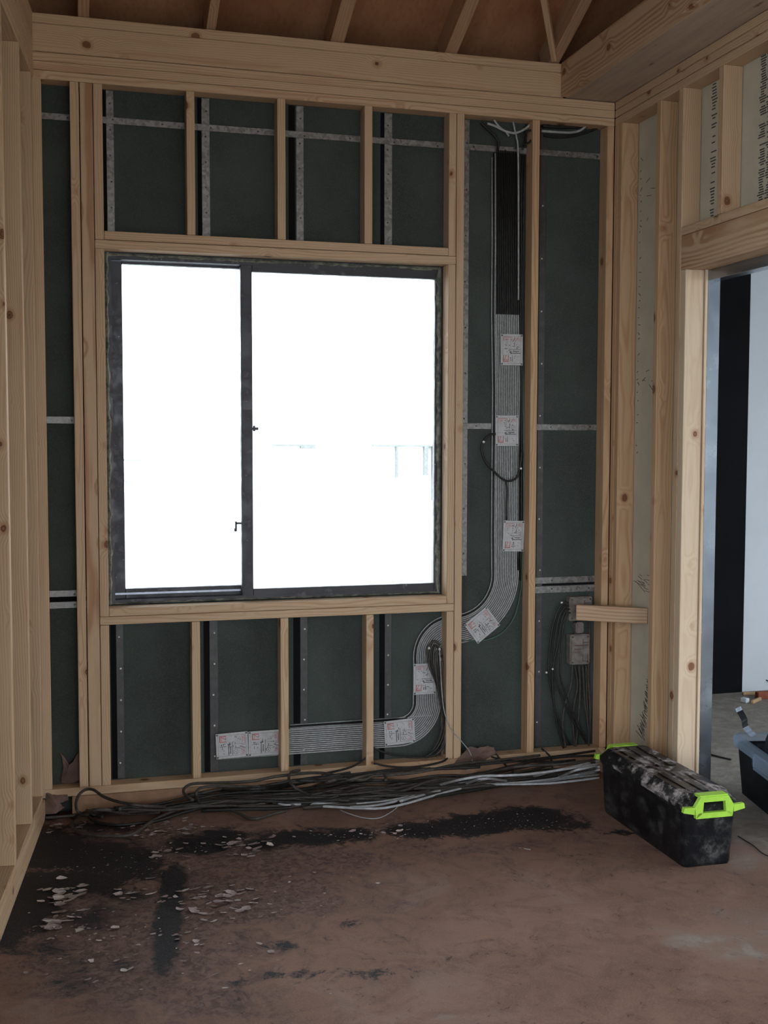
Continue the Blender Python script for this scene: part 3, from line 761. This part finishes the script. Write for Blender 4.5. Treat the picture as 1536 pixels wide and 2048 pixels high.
# dark companions
for i, (o, zt, m, r, lb) in enumerate(((-.066, 3.02, 'wire_pale', .0034, 'single pale cable hugging the window side of the ribbon'), (-.075, 3.02, 'wire_black', .0038, 'black cable running just outside the ribbon on its window side'),
                                       (-.083, 3.0, 'wire_pale', .0028, 'thin pale wire outermost on the window side of the ribbon'))):
    P = ribbon_path(o*.98, x_end=1.5+.1*i, ztop=zt, R1=.27)
    tag(tube_obj('loose_cable', P, r, M[m], sub=1), lb, 'cable')
for o, zb, m, r, lb in ((.064, 1.02, 'wire_black', .0045, 'black cable down the stud side of the ribbon'), (.075, .97, 'wire_black', .005, 'second black cable nearest the orange stud side of the ribbon')):
    P = [Vector((2.075+o+random.uniform(-.002, .002), .072, z)) for z in (3.02, 2.6, 2.2, 1.9, 1.6, 1.3, zb)]
    tag(tube_obj('loose_cable', P, r, M[m], sub=3), lb, 'cable')
P = [onY(x, y, .072) for x, y in ((1046, 720), (1047, 900), (1047, 1050), (1044, 1150), (1040, 1190), (1028, 1235), (1005, 1265), (975, 1279), (950, 1281), (920, 1281))]
tag(tube_obj('green_wire', P, .0035, M['wire_green'], sub=4), 'thin dark green wire sweeping round outside the ribbon bend', 'wire')
P = [onY(x, y, .045) for x, y in ((991, 868), (982, 869), (968, 880), (963, 900), (972, 925), (990, 945), (1005, 958), (1018, 962), (1032, 956), (1040, 935), (1044, 900))]
tag(tube_obj('loop_cable', P, .0055, M['wire_black'], sub=5), 'black cable looping out over the ribbon beside the second card', 'cable')
P = [onY(x, y, .05) for x, y in ((1012, 962), (1014, 980), (1013, 1010), (1013, 1040))]
tag(tube_obj('loose_cable', P, .0048, M['wire_black'], sub=4), 'short black cable dropping from the loop to the third card', 'cable')
for (x, y), lb in (((967.5, 884), 'at the far side of the loop'), ((1042, 937), 'where the loop meets the ribbon edge')):
    p = onY(x, y, .038); bm = bmesh.new(); bmesh.ops.create_uvsphere(bm, u_segments=10, v_segments=6, radius=.006, matrix=Matrix.Translation(p)); tag(link('cable_clip', bm, M['white_tip'], smooth=True), 'tiny white cable clip ' + lb, 'clip')

# top wires
TW = [([(975, 247), (990, 252), (1010, 262), (1030, 266), (1050, 258), (1062, 247)], .006, 'wire_pale', 'pale cable sagging under the top plate above the ribbon', .05),
      ([(988, 240), (1000, 255), (1010, 262), (1018, 272)], .005, 'wire_pale', 'pale cable coming down through the top plate into the ribbon', .055),
      ([(962, 245), (975, 258), (990, 272), (996, 285), (996, 300)], .006, 'wire_black', 'black cable curving into the ribbon top from the window side', .06),
      ([(1045, 275), (1055, 262), (1066, 262), (1066, 275), (1058, 285), (1046, 289)], .0052, 'wire_black', 'small black cable loop against the orange stud at the ribbon top', .025),
      ([(1026, 243), (1030, 262), (1033, 275), (1036, 300), (1037, 420), (1037, 600)], .0042, 'wire_pale', 'pale cable descending in front of the black ribbon', .055),
      ([(1083, 262), (1110, 264), (1140, 265), (1160, 261), (1172, 252)], .006, 'wire_pale', 'pale cable sagging under the top plate in the corner bay', .05),
      ([(1085, 252), (1120, 254), (1160, 253), (1196, 252)], .008, 'wire_black', 'black cable tight under the top plate in the corner bay', .06),
      ([(1088, 271), (1120, 274), (1150, 271), (1180, 262), (1195, 256)], .006, 'wire_black', 'black cable sagging lowest in the top of the corner bay', .065),
      ([(1045, 300), (1052, 272), (1050, 255), (1060, 248)], .005, 'wire_black', 'black cable bending up beside the ribbon into the plate', .06)]
for pts, r, m, lb, yy in TW:
    tag(tube_obj('loose_cable', [onY(x, y, yy) for x, y in pts], r, M[m], sub=5), lb, 'cable')

# bundle hanging below the sill bend
HB = [[(880, 1290), (867, 1282), (855, 1300), (858, 1330), (872, 1365), (880, 1400), (886, 1440), (878, 1480), (862, 1505)],
      [(882, 1298), (868, 1292), (862, 1315), (868, 1350), (880, 1385), (888, 1430), (890, 1470), (880, 1500)],
      [(882, 1306), (874, 1302), (870, 1325), (876, 1370), (886, 1410), (892, 1455), (888, 1490), (870, 1512)],
      [(884, 1314), (879, 1312), (877, 1340), (880, 1380), (890, 1420), (889, 1460), (875, 1495), (850, 1515)],
      [(884, 1322), (882, 1350), (884, 1400), (893, 1440), (893, 1480), (889, 1508)]]
for i, pts in enumerate(HB):
    tag(tube_obj('hanging_cable', [onY(x, y, .035-.006*i) for x, y in pts], .0058, M['wire_black' if i % 2 else 'wire_brown'], sub=5), ['outermost', 'second', 'third', 'fourth', 'innermost'][i]+' dark cable of the bunch hanging below the sill, counted from the pale ribbon', 'cable', 'dark cables hanging below the sill')
P = [onY(x, y, -.012) for x, y in ((879, 1298), (881, 1340), (884, 1385), (888, 1420), (896, 1445), (905, 1462), (925, 1485), (940, 1505), (944, 1525), (935, 1545))]
tag(tube_obj('thin_wire', P, .0022, M['wire_pale'], sub=5), 'thin pale wire trailing from the hanging bunch across the tall stud', 'wire')
for x, y in ((858, 1296), (879, 1298)):
    p = onY(x, y, .0); bm = bmesh.new(); bmesh.ops.create_cone(bm, cap_ends=True, segments=8, radius1=.006, radius2=.004, depth=.010, matrix=Matrix.Translation(p)); tag(link('cable_end_cap', bm, M['white_tip']), 'small white end cap on the hanging bunch, ' + ('at its inner bend' if x < 870 else 'on the thin pale wire'), 'cap')

# corner bay cables
CB = [[(1142, 1205), (1128, 1206), (1115, 1222), (1104, 1260), (1098, 1310), (1097, 1345), (1106, 1400), (1120, 1450), (1140, 1490)],
      [(1142, 1212), (1130, 1214), (1118, 1235), (1110, 1280), (1107, 1330), (1115, 1370), (1130, 1410), (1150, 1450), (1172, 1485)],
      [(1142, 1219), (1132, 1220), (1122, 1245), (1115, 1290), (1105, 1340), (1106, 1390), (1112, 1440), (1128, 1500)],
      [(1144, 1226), (1134, 1228), (1126, 1255), (1122, 1300), (1120, 1350), (1132, 1390), (1148, 1430), (1165, 1470)],
      [(1142, 1248), (1150, 1265), (1145, 1330), (1142, 1370), (1130, 1410), (1125, 1450), (1132, 1500)],
      [(1150, 1332), (1155, 1370), (1148, 1410), (1146, 1450), (1150, 1495)], [(1158, 1332), (1160, 1375), (1158, 1420), (1155, 1460), (1150, 1500)],
      [(1165, 1332), (1168, 1370), (1170, 1410), (1176, 1450), (1178, 1495)], [(1172, 1332), (1173, 1380), (1175, 1430), (1177, 1480)], [(1178, 1240), (1180, 1300), (1176, 1350), (1180, 1420), (1179, 1480)]]
for i, pts in enumerate(CB):
    yy = .045 if i < 5 else .06
    tag(tube_obj('bay_cable', [onY(x, y, yy-.004*(i % 4)) for x, y in pts], .0048, M['wire_black'] if i < 4 else M['wire_brown'], sub=5), ['outermost', 'second', 'third', 'fourth', 'fifth'][i]+' arching dark cable from the upper electrical box, counted from the outside' if i < 5 else ['first', 'second', 'third', 'fourth', 'last'][i-5]+' thin cable hanging under the dusty box, counted from the orange stud', 'cable', 'arching cables of the corner bay' if i < 5 else 'hanging cables of the corner bay')
for (x, y), lb in (((1123, 1205), 'at the top of the arching cables'), ((1105, 1338), 'low on the outer arching cable'), ((1092.5, 1345), 'lowest, beside the upright strip')):
    p = onY(x, y, .03); bm = bmesh.new(); add_box(bm, p-Vector((.004, .004, .004)), p+Vector((.004, .004, .004))); tag(link('cable_tag', bm, M['white_tip']), 'tiny white square cable tag in the corner bay, ' + lb, 'tag')

# ================================================================== CABLES ON THE FLOOR
def lay(x, y, z, r, j=.012):
    """a point of a cable lying at height z under the window wall, kept in front of the curb"""
    p = onZ(x, y, z)
    if p.y > -.002-r and p.z < .135:                       # it climbs over the bottom plate instead
        if p.y > .015: p = onZ(x, y, .130+r)
        else: p.y = -.002-r-j
        if p.y > .015: p.z = max(p.z, .129+r)
        else: p.y = min(p.y, -.002-r)
    p.y = min(p.y, .06)
    return p
def smooth_interp(keys, x):
    for (a, ya), (b, yb) in zip(keys, keys[1:]):
        if x <= b:
            t = min(1, max(0, (x-a)/(b-a))); return ya+(yb-ya)*t
    return keys[-1][1]
MID = [(160, 1624), (300, 1617), (420, 1600), (560, 1590), (700, 1580), (860, 1565), (1000, 1545), (1100, 1533), (1195, 1522)]
SPR = [(160, 6), (300, 11), (420, 18), (560, 24), (700, 31), (860, 28), (1000, 24), (1195, 20)]
starts = [175, 200, 360, 380, 385, 400, 420, 450, 480, 520, 560, 585, 600]
for i in range(30):
    r = random.choice([.006, .0065, .007, .008]); x0 = random.choice(starts)+random.uniform(-10, 30); x1 = random.choice([700, 860, 960, 1080, 1150, 1190, 1190, 1190])
    lane = random.uniform(-1, 1); lane2 = max(-1, min(1, lane+random.uniform(-.7, .7))); ph = random.uniform(0, 6); am = random.uniform(.15, .5)
    pts = []; n = max(5, int((x1-x0)/78)); jj = random.uniform(0, .05)
    for k in range(n+1):
        t = k/n; x = x0+(x1-x0)*t
        l = lane+(lane2-lane)*t+am*math.sin(ph+x/random.choice([55., 80.]))*.8+random.uniform(-.1, .1); l = max(-1.1, min(1.1, l))
        y = smooth_interp(MID, x)+l*smooth_interp(SPR, x)
        z = r + max(0, .5-l*.5)*.060*random.uniform(.75, 1) + random.uniform(0, .010)
        pts.append(lay(x, y, z, r, jj))
    tag(tube_obj('floor_cable', pts, r, M['wire_brown'] if i % 3 else M['wire_black'], sub=6), 'dark cable in the long tangle lying under the window wall', 'cable', 'dark cables tangled under the window')
SPEC = [([(80, 1633), (110, 1631), (140, 1627), (200, 1628), (260, 1624), (330, 1616), (420, 1607), (520, 1600)], .007, 'wire_brown', 'dark cable reaching out to the edge-on side wall'),
        ([(205, 1634), (178, 1630), (157, 1624), (152, 1608), (158, 1590), (172, 1579), (188, 1580), (205, 1592), (235, 1603), (280, 1611), (340, 1612)], .0065, 'wire_brown', 'dark cable standing up in a loop near the edge-on side wall'),
        ([(320, 1625), (260, 1628), (215, 1620), (180, 1622), (150, 1635), (143, 1650), (155, 1663), (185, 1670), (230, 1672), (265, 1668), (300, 1645), (340, 1625), (390, 1610)], .0075, 'wire_brown', 'dark cable lying out in the widest loop over the black stain'),
        ([(240, 1618), (200, 1622), (180, 1632), (190, 1642), (230, 1650), (280, 1646), (320, 1640), (370, 1624), (420, 1612)], .0065, 'wire_black', 'dark cable in the smaller inner loop over the stain'),
        ([(420, 1605), (455, 1617), (480, 1628), (500, 1637), (520, 1636), (545, 1628), (570, 1622)], .0065, 'wire_brown', 'dark cable dipping forward from the middle of the tangle'),
        ([(385, 1600), (370, 1590), (368, 1578), (385, 1568), (430, 1566), (500, 1563), (560, 1552), (640, 1546), (720, 1560), (760, 1545), (770, 1552), (772, 1560)], .0068, 'wire_brown', 'dark cable arching along the top of the tangle below the sill'),
        ([(400, 1606), (392, 1590), (402, 1576), (440, 1572), (520, 1574)], .0065, 'wire_brown', 'dark cable turning back at the end of the tangle'),
        ([(600, 1540), (582, 1545), (578, 1560), (590, 1575), (620, 1590), (660, 1600), (720, 1606)], .0065, 'wire_brown', 'dark cable curling over beside the white hooked cable')]
for pts, r, m, lb in SPEC:
    tag(tube_obj('looped_cable', [lay(x, y, r+.004+(.03 if y < 1600 else 0), r) for x, y in pts], r, M[m], sub=7), lb, 'cable')
for pts, lb in (([(735, 1524), (780, 1530), (830, 1530), (880, 1520), (905, 1510), (960, 1508), (1000, 1516), (1050, 1520), (1100, 1520)], 'black cable lying on the bottom plate under the hanging bunch'),
                ([(640, 1545), (700, 1530), (740, 1510), (752, 1503)], 'thin dark cable rising from the tangle to the level ribbon'),
                ([(740, 1492), (760, 1502), (800, 1513), (850, 1514), (880, 1508)], 'black cable emerging from behind the short stud near the bend'),
                ([(985, 1500), (1000, 1520), (1015, 1535), (1030, 1545)], 'short dark cable end bending down over the plate beside the tall stud'),
                ([(1083, 1497), (1095, 1510), (1098, 1525), (1102, 1540)], 'dark cable end slipping off the plate below the corner bay')):
    tag(tube_obj('loose_cable', [(lambda q: q if q.z > .13 else Vector((q.x, -.012, q.z)))(onY(x, y, .02)) if y < 1508 or True else None for x, y in pts], .005, M['wire_black'], sub=5), lb, 'cable')
# pale cables
GM = [(556, 1606), (640, 1610), (700, 1613), (760, 1611), (820, 1597), (880, 1578), (950, 1563), (1010, 1561), (1080, 1557), (1130, 1549), (1198, 1538)]
for i in range(8):
    r = .0058; l0 = (i-3.5)/3.5; x0 = [590, 600, 640, 700, 760, 800, 850, 620][i]; ph = random.uniform(0, 6); pts = []
    n = int((1198-x0)/45)
    for k in range(n+1):
        x = x0+(1198-x0)*k/n
        y = smooth_interp(GM, x)+l0*smooth_interp([(556, 2.5), (900, 8), (1000, 9), (1198, 16)], x)+math.sin(ph+x/55)*1.8
        z = r+random.uniform(0, .005) + (.010 if i % 2 else 0)
        pts.append(lay(x, y, z, r, .006+.013*(i % 4)))
    tag(tube_obj('pale_cable', pts, r, M['wire_grey'] if i != 6 else M['wire_pale'], sub=6), 'pale grey cable along the front of the dark tangle', 'cable', 'pale cables in front of the tangle')
tag(tube_obj('pale_cable', [lay(x, y, .02+(.03 if y < 1590 else 0), .006) for x, y in ((582, 1560), (585, 1575), (592, 1592), (601, 1607), (590, 1609), (565, 1609), (550, 1603), (560, 1604))], .0052, M['wire_grey'], sub=6), 'white cable end bent into a small hook on the dark tangle', 'cable')
tag(tube_obj('thin_wire', [lay(x, y, .006, .003) for x, y in ((680, 1620), (700, 1628), (730, 1636), (758, 1636), (785, 1622), (805, 1605), (830, 1592), (870, 1586))], .0022, M['wire_pale'], sub=6), 'thin pale wire sagging out in front of the grey cables', 'wire')
# torn membrane
def rag(name, label, px, plane, depth, mat='membrane', jag=.006, group=None):
    P = [onY(x, y, plane) for x, y in px]; c = sum(P, Vector())/len(P)
    bm = bmesh.new(); vs_ = [bm.verts.new(p+Vector((0, random.uniform(-jag, jag), 0))) for p in P]; cv = bm.verts.new(c+Vector((0, -depth, 0)))
    for i in range(len(P)): bm.faces.new((vs_[i], vs_[(i+1) % len(P)], cv))
    bmesh.ops.subdivide_edges(bm, edges=bm.edges[:], cuts=2, use_grid_fill=True)
    for v in bm.verts: v.co += Vector((random.uniform(-1, 1), random.uniform(-1, 1), random.uniform(-1, 1)))*.002
    r = bmesh.ops.solidify(bm, geom=bm.faces[:], thickness=.0015)
    bmesh.ops.recalc_face_normals(bm, faces=bm.faces[:])
    return tag(link(name, bm, M[mat]), label, 'torn sheet', group)
rag('torn_membrane', 'torn pinkish sheet sticking up in the foot of the narrow bay', [(122, 1566), (127, 1535), (126, 1518), (118, 1503), (130, 1518), (142, 1538), (150, 1541), (156, 1530), (155, 1512), (160, 1500), (162, 1560), (140, 1568)], .05, .012)
rag('torn_membrane', 'torn pinkish sheet crumpled at the foot of the king stud', [(905, 1536), (912, 1520), (930, 1504), (940, 1493), (955, 1497), (975, 1491), (988, 1496), (992, 1506), (975, 1515), (955, 1530), (930, 1540)], -.004, .012)
rag('torn_membrane', 'torn grey pink sheet lying in the gap by the edge-on side wall', [(92, 1585), (105, 1590), (136, 1590), (137, 1600), (120, 1606), (130, 1614), (112, 1626), (82, 1630), (90, 1610)], -.004, .01)

# ================================================================== MARKS ON THE RIGHT-HAND BOARD
bm = bmesh.new(); rnd = random.Random(3)
def dash(y, z, ly, lz, slant=0): 
    add_box(bm, (-.0006, -ly, -lz), (.0004, ly, lz), Matrix.Translation((PX-.0006, y, z)) @ Matrix.Rotation(slant, 4, 'X'))
def prt(x): return x
for zi in range(46):                                   # print column beside the second short stud
    z = 2.60+zi*.0128
    if rnd.random() < .78: dash(-.735+rnd.uniform(-.004, .004), z, rnd.uniform(.010, .022), .0026)
for col, y0 in ((0, -1.09), (1, -1.14), (2, -1.20), (3, -1.26)):
    for zi in range(62):
        z = 2.58+zi*.0098
        if rnd.random() < .86: dash(y0+rnd.uniform(-.006, .006), z, rnd.uniform(.010, .024), .0024)
for zi in range(40):
    z = 1.6+zi*.036+rnd.uniform(-.01, .01)
    if rnd.random() < .75: dash(-.093-rnd.uniform(0, .012), z, rnd.uniform(.004, .012), .0016, rnd.uniform(-.8, .8))
for k in range(60):                                    # hatching scribble low down
    t = k/60; z = .62-t*.40; y = -.27+.10*t**1.5*(1 if k % 2 else .8)
    dash(y+rnd.uniform(-.01, .01), z, .012+.03*t*rnd.random(), .0014, .5+rnd.uniform(-.3, .3))
for k in range(14): dash(-.20+rnd.uniform(-.06, .06), rnd.uniform(.93, 1.02), .05*rnd.random()+.01, .001, rnd.uniform(-.1, .45))
for k in range(12): dash(-.20+rnd.uniform(-.08, .08), rnd.choice([2.62, 2.7, 1.9, 1.95, 2.85])+rnd.uniform(-.05, .05), .02*rnd.random()+.006, .0012, rnd.uniform(-1, 1))
pr_ = link('printed_lettering', bm, M['ink_black'], wr)

# ================================================================== DOORWAY
e = empty('door_frame', (2.72, -.684, 0)); e.name = 'door_1'; tag(e, kind='structure')
def dbox(name, lo, hi, mat, bev=.001):
    c = Vector((2.72, -.684, 0)); bm = bmesh.new(); add_box(bm, Vector(lo)-c, Vector(hi)-c); bmesh.ops.bevel(bm, geom=bm.edges[:], offset=bev, segments=1, affect='EDGES'); return link(name, bm, M[mat], e)
dbox('lining_board', (XR+.0925, -.690, .0), (XR+.1055, -.640, 2.392), 'pine_daylit')
dbox('steel_jamb', (XR+.106, -.690, 0), (XR+.165, -.650, 2.392), 'steel')
dbox('steel_head', (XR+.106, -2.3, 2.345), (XR+.165, -.690, 2.392), 'steel')
dbox('lintel_board', (XR+.0925, -2.3, 2.392), (XR+.165, -.640, 2.50), 'pine')
# wall between jamb and the hidden corner on the far side
bm = bmesh.new(); add_box(bm, (XR+.106, -.650, 0), (2.75, .09, 3.3)); add_box(bm, (XR+.106, -2.3, 2.50), (2.75, -.650, 3.3)); add_box(bm, (XR+.106, -9, 0), (2.75, -2.3, 3.3))
tag(link('wall_hall_near', bm, M['white_plaster']), kind='structure')

# ================================================================== BLACK STORAGE BOX
def rounded_rect(w, d, r, n=4):
    pts = []
    for cx, cy, a0 in ((w-r, d-r, 0), (-w+r, d-r, 90), (-w+r, -d+r, 180), (w-r, -d+r, 270)):
        for k in range(n+1):
            a = math.radians(a0+90*k/n); pts.append((cx+r*math.cos(a), cy+r*math.sin(a)))
    return pts
def loft(bm, rows, cap0=True, cap1=True, mi=0):
    """rows: (w, d, r, z)"""
    R = []
    for w, d, r, z in rows: R.append([bm.verts.new((x, y, z)) for x, y in rounded_rect(w, d, r)])
    n = len(R[0])
    for a, b in zip(R, R[1:]):
        for i in range(n): f = bm.faces.new((a[i], a[(i+1) % n], b[(i+1) % n], b[i])); f.smooth = False
    if cap0: bm.faces.new(R[0][::-1])
    if cap1: bm.faces.new(R[-1])
bx = empty('storage_box', (2.400, -.905, 0), (0, 0, math.radians(-.8)))
tag(bx, 'long black plastic storage box with lime green handles standing on the floor by the doorway', 'storage box')
bm = bmesh.new(); loft(bm, [(.100, .352, .02, 0), (.104, .356, .022, .012), (.112, .368, .024, .19), (.114, .370, .024, .222), (.120, .376, .026, .224), (.120, .376, .026, .234)])
link('body', bm, M['dusty_black_plastic'], bx)
bm = bmesh.new(); loft(bm, [(.123, .379, .028, .2345), (.123, .379, .028, .252), (.117, .373, .028, .258), (.098, .352, .03, .286), (.092, .346, .03, .290)])
lid = link('lid', bm, M['smeared_black_lid'], bx)
for yy, ln in ((-.20, .13), (.17, .15)):
    for xo in (-.052, 0, .052):
        bm = bmesh.new(); add_box(bm, (xo-.016, yy-ln, .289), (xo+.016, yy+ln, .294)); bmesh.ops.bevel(bm, geom=bm.edges[:], offset=.003, segments=2, affect='EDGES'); link('ridge', bm, M['smeared_black_lid'], lid)
for s in (-1, 1):
    # handle outline seen end-on: a raised trapezoid grip with a slot, two side tongues
    bm = bmesh.new(); y0, y1 = s*.380, s*.398
    lo, hi = min(y0, y1), max(y0, y1)
    def bar(pts): prism(bm, pts, lo, hi, axis=1)
    bar([(-.078, .205), (.078, .205), (.070, .226), (-.070, .226)])          # lower bar
    bar([(-.078, .205), (-.050, .226), (-.046, .268), (-.060, .288), (-.084, .250)])
    bar([(.078, .205), (.084, .250), (.060, .288), (.046, .268), (.050, .226)])
    bar([(-.060, .288), (-.046, .268), (.046, .268), (.060, .288)])          # upper bar
    bar([(-.084, .222), (-.084, .250), (-.128, .252), (-.132, .232)])
    bar([(.084, .222), (.132, .232), (.128, .252), (.084, .250)])
    add_box(bm, (-.060, min(s*.350, s*.392), .282), (.060, max(s*.350, s*.392), .292))
    bmesh.ops.remove_doubles(bm, verts=bm.verts[:], dist=.0001)
    bmesh.ops.recalc_face_normals(bm, faces=bm.faces[:])
    link('handle', bm, M['lime'], bx)

# ================================================================== PLASTIC TUB
tb = empty('plastic_tub', (3.146, -.845, 0), (0, 0, math.radians(-12.4)))
tag(tb, 'dirty dark plastic tub with a cloudy clear rim standing beyond the doorway', 'tub')
bm = bmesh.new(); loft(bm, [(.17, .36, .03, 0), (.185, .38, .035, .20), (.190, .385, .035, .235)], cap1=False); bmesh.ops.solidify(bm, geom=bm.faces[:], thickness=.004); link('body', bm, M['dusty_tub_side'], tb)
bm = bmesh.new(); loft(bm, [(.196, .391, .04, .215), (.205, .40, .045, .222), (.207, .402, .045, .262), (.200, .395, .045, .275), (.186, .381, .04, .278)], cap0=False, cap1=False)
bmesh.ops.solidify(bm, geom=bm.faces[:], thickness=.004); link('clear_rim', bm, M['clear'], tb)
bm = bmesh.new(); add_box(bm, (-.212, -.10, .185), (-.204, .10, .255)); bmesh.ops.bevel(bm, geom=bm.edges[:], offset=.012, segments=2, affect='EDGES'); link('side_clip', bm, M['clear'], tb)
# dark tool bag inside
bm = bmesh.new(); bmesh.ops.create_uvsphere(bm, u_segments=20, v_segments=12, radius=1)
for v in bm.verts:
    n = math.sin(v.co.x*5+1)*math.cos(v.co.y*6)*.07
    v.co = Vector((v.co.x*.165*(1+n), v.co.y*.34*(1+n), .25+max(-.9, v.co.z)*.17*(1+n)))
bg_ = link('tool_bag', bm, M['fabric_black'], smooth=True); bg_.matrix_world = Matrix.Translation((3.160, -.845, 0)) @ Matrix.Rotation(math.radians(-12.4), 4, 'Z')
tag(bg_, 'slumped black fabric tool bag filling the plastic tub', 'bag')
# black and white strap standing out of it
P = [onX(x, y, 3.06) for x, y in ((1508, 1472), (1494, 1458), (1490, 1450), (1489, 1440), (1484, 1430), (1478, 1420), (1476, 1415))]
bm = bmesh.new(); wv = Vector((.019, .006, .004)); prev = None
PP = catmull(P, 4)
lsts = []
for i, p in enumerate(PP):
    a_, b_ = bm.verts.new(p-wv), bm.verts.new(p+wv)
    if prev:
        f = bm.faces.new((prev[0], prev[1], b_, a_)); f.material_index = 1 if (i < 7 or i > len(PP)-6) else 0
    prev = (a_, b_)
bmesh.ops.solidify(bm, geom=bm.faces[:], thickness=.004)
tag(link('webbing_strap', bm, [M['fabric_black'], M['fabric_white']]), 'black and white webbing strap sticking up from the tool bag', 'strap')
# debris by the far wall
for (x, y), (lx, ly, lz), rz, m, lb, nm in (((1490, 1401), (.035, .045, .03), 20, 'white_plaster', 'white plaster lump on the floor near the far white wall', 'plaster_lump'), ((1512, 1400), (.14, .02, .02), 35, 'offcut', 'pale wood offcut lying beside the white plaster lump', 'wood_offcut'),
                                 ((1527, 1393), (.10, .045, .045), -4, 'red_brick', 'red brown brick lying by the foot of the far white wall', 'brick'), ((1510, 1386), (.17, .025, .02), -8, 'offcut', 'thin wood offcut behind the brick', 'wood_offcut')):
    p = onZ(x, y+4, 0); bm = bmesh.new(); add_box(bm, (-lx/2, -ly/2, 0), (lx/2, ly/2, lz)); bmesh.ops.bevel(bm, geom=bm.edges[:], offset=.004, segments=1, affect='EDGES')
    o = link(nm, bm, M[m]); o.location = p; o.rotation_euler = (0, 0, math.radians(rz)); tag(o, lb, 'debris')
tag(tube_obj('floor_wire', [onZ(x, y, .005) for x, y in ((1412, 1506), (1425, 1510), (1440, 1514), (1462, 1519))], .0045, M['wire_black'], sub=5), 'short black cable on the grey floor running from the door jamb to the tub', 'cable')
tag(tube_obj('floor_wire', [onZ(x, y, .003) for x, y in ((1476, 1672), (1492, 1682), (1508, 1692), (1524, 1706), (1545, 1716))], .0022, M['wire_black'], sub=5), 'thin black wire on the floor beside the lime handled box', 'wire')
tag(tube_obj('floor_wire', [onX(x, y, 4.45+.02*i) for i, (x, y) in enumerate(((1512, 1352), (1524, 1356), (1536, 1362), (1546, 1366)))], .004, M['wire_black'], sub=4), 'thin dark cable looping up against the far white wall', 'cable')

# ================================================================== PAINT FLAKES ON THE FLOOR
bm = bmesh.new(); rnd = random.Random(11)
def flake(p, s, mi):
    n = rnd.randint(6, 9); a0 = rnd.uniform(0, 6); tilt = rnd.uniform(-.28, .28); tl2 = rnd.uniform(-.28, .28); el = rnd.uniform(.35, .9)
    ring_ = []
    for k in range(n):
        a_ = a0+2*math.pi*k/n; rr = s*rnd.uniform(.55, 1.1); x = math.cos(a_)*rr; y = math.sin(a_)*rr*el
        z = .0012+max(0, x*tilt+y*tl2+s*.16)+ (rr/s)**2*s*.10
        ring_.append(bm.verts.new((p.x+x, p.y+y, z)))
    c = bm.verts.new((p.x, p.y, .0025+s*.04))
    for k in range(n):
        f = bm.faces.new((ring_[k], ring_[(k+1) % n], c)); f.material_index = mi
areas = [((350, 1655), (50, 16), 55, .014, 0), ((300, 1664), (60, 10), 26, .018, 0), ((250, 1790), (36, 14), 10, .022, 1), ((130, 1790), (34, 26), 34, .026, 1), ((95, 1850), (30, 16), 14, .035, 0), ((150, 1855), (60, 20), 12, .018, 0), ((60, 1690), (14, 20), 8, .014, 1),
         ((330, 1710), (30, 10), 8, .022, 0), ((450, 1690), (60, 14), 22, .014, 0), ((500, 1700), (40, 22), 26, .022, 0), ((700, 1672), (150, 8), 40, .007, 1), ((960, 1645), (130, 14), 60, .0045, 1), ((1060, 1640), (60, 16), 30, .0045, 1), ((420, 1800), (90, 40), 60, .022, 0),
         ((300, 1900), (200, 70), 60, .012, 0), ((500, 1803), (12, 5), 3, .018, 1), ((250, 1720), (140, 34), 60, .0055, 1), ((200, 1850), (120, 40), 40, .006, 1), ((780, 1665), (60, 10), 14, .016, 0), ((1030, 1700), (14, 4), 2, .02, 0), ((120, 1650), (40, 20), 16, .02, 0), ((640, 1780), (120, 40), 24, .008, 0)]
for (cx, cy), (sx, sy), n, s, mi in areas:
    for _ in range(n):
        x = rnd.gauss(cx, sx*.6); y = rnd.gauss(cy, sy*.6)
        p = onZ(x, y, 0)
        if p.y > -.03 or p.x < -.098+.1*p.y+.02: continue
        flake(p, s*rnd.uniform(.4, 1.2), mi if rnd.random() < .8 else 1-mi)
tag(link('paint_flakes', bm, [M['flake'], M['flake_pale']]), 'curled peeling paint flakes scattered over the black floor stain', 'paint flakes', kind='stuff')

# ================================================================== OUTSIDE THE WINDOW
bm = bmesh.new(); add_box(bm, (-40, -40, -.35), (40, 40, -.30)); tag(link('ground_outside', bm, M['ground']), kind='structure')
nb = empty('neighbour_house', (3.6, 10, -.3)); tag(nb, 'white neighbouring house seen faintly through the window', 'house')  # white all over so the bright sky overexposes it
bm = bmesh.new(); add_box(bm, (-2.4, 0, 0), (5, 4, 3.3)); link('wall', bm, M['render_white'], nb)
bm = bmesh.new(); prism(bm, [(-.5, 3.3), (4.5, 3.3), (2, 4.3)], -2.7, 5.3, axis=0); link('roof', bm, M['render_white'], nb)
simple('grey_paint', (.26, .27, .27), .8)
def nbox(name, px, label=None):
    p, q = onY(px[0], px[3], 10), onY(px[2], px[1], 10); c = Vector((3.6, 10, -.3))
    bm = bmesh.new(); add_box(bm, (p.x-c.x, -.06, p.z-c.z), (q.x-c.x, .02, q.z-c.z)); link(name, bm, M['grey_paint'], nb)
nbox('gutter', (545, 889, 629, 892)); nbox('vent', (600, 892, 629, 897)); nbox('gutter', (246, 918, 279, 922)); nbox('shutter', (247, 960, 276, 962)); nbox('post', (250, 962, 254, 982))
nbox('gutter', (745, 890, 868, 893)); nbox('downpipe', (790, 893, 794, 955)); nbox('shutter', (846, 893, 854, 950)); nbox('shutter', (862, 893, 868, 1000)); nbox('awning_edge', (625, 659, 664, 661))
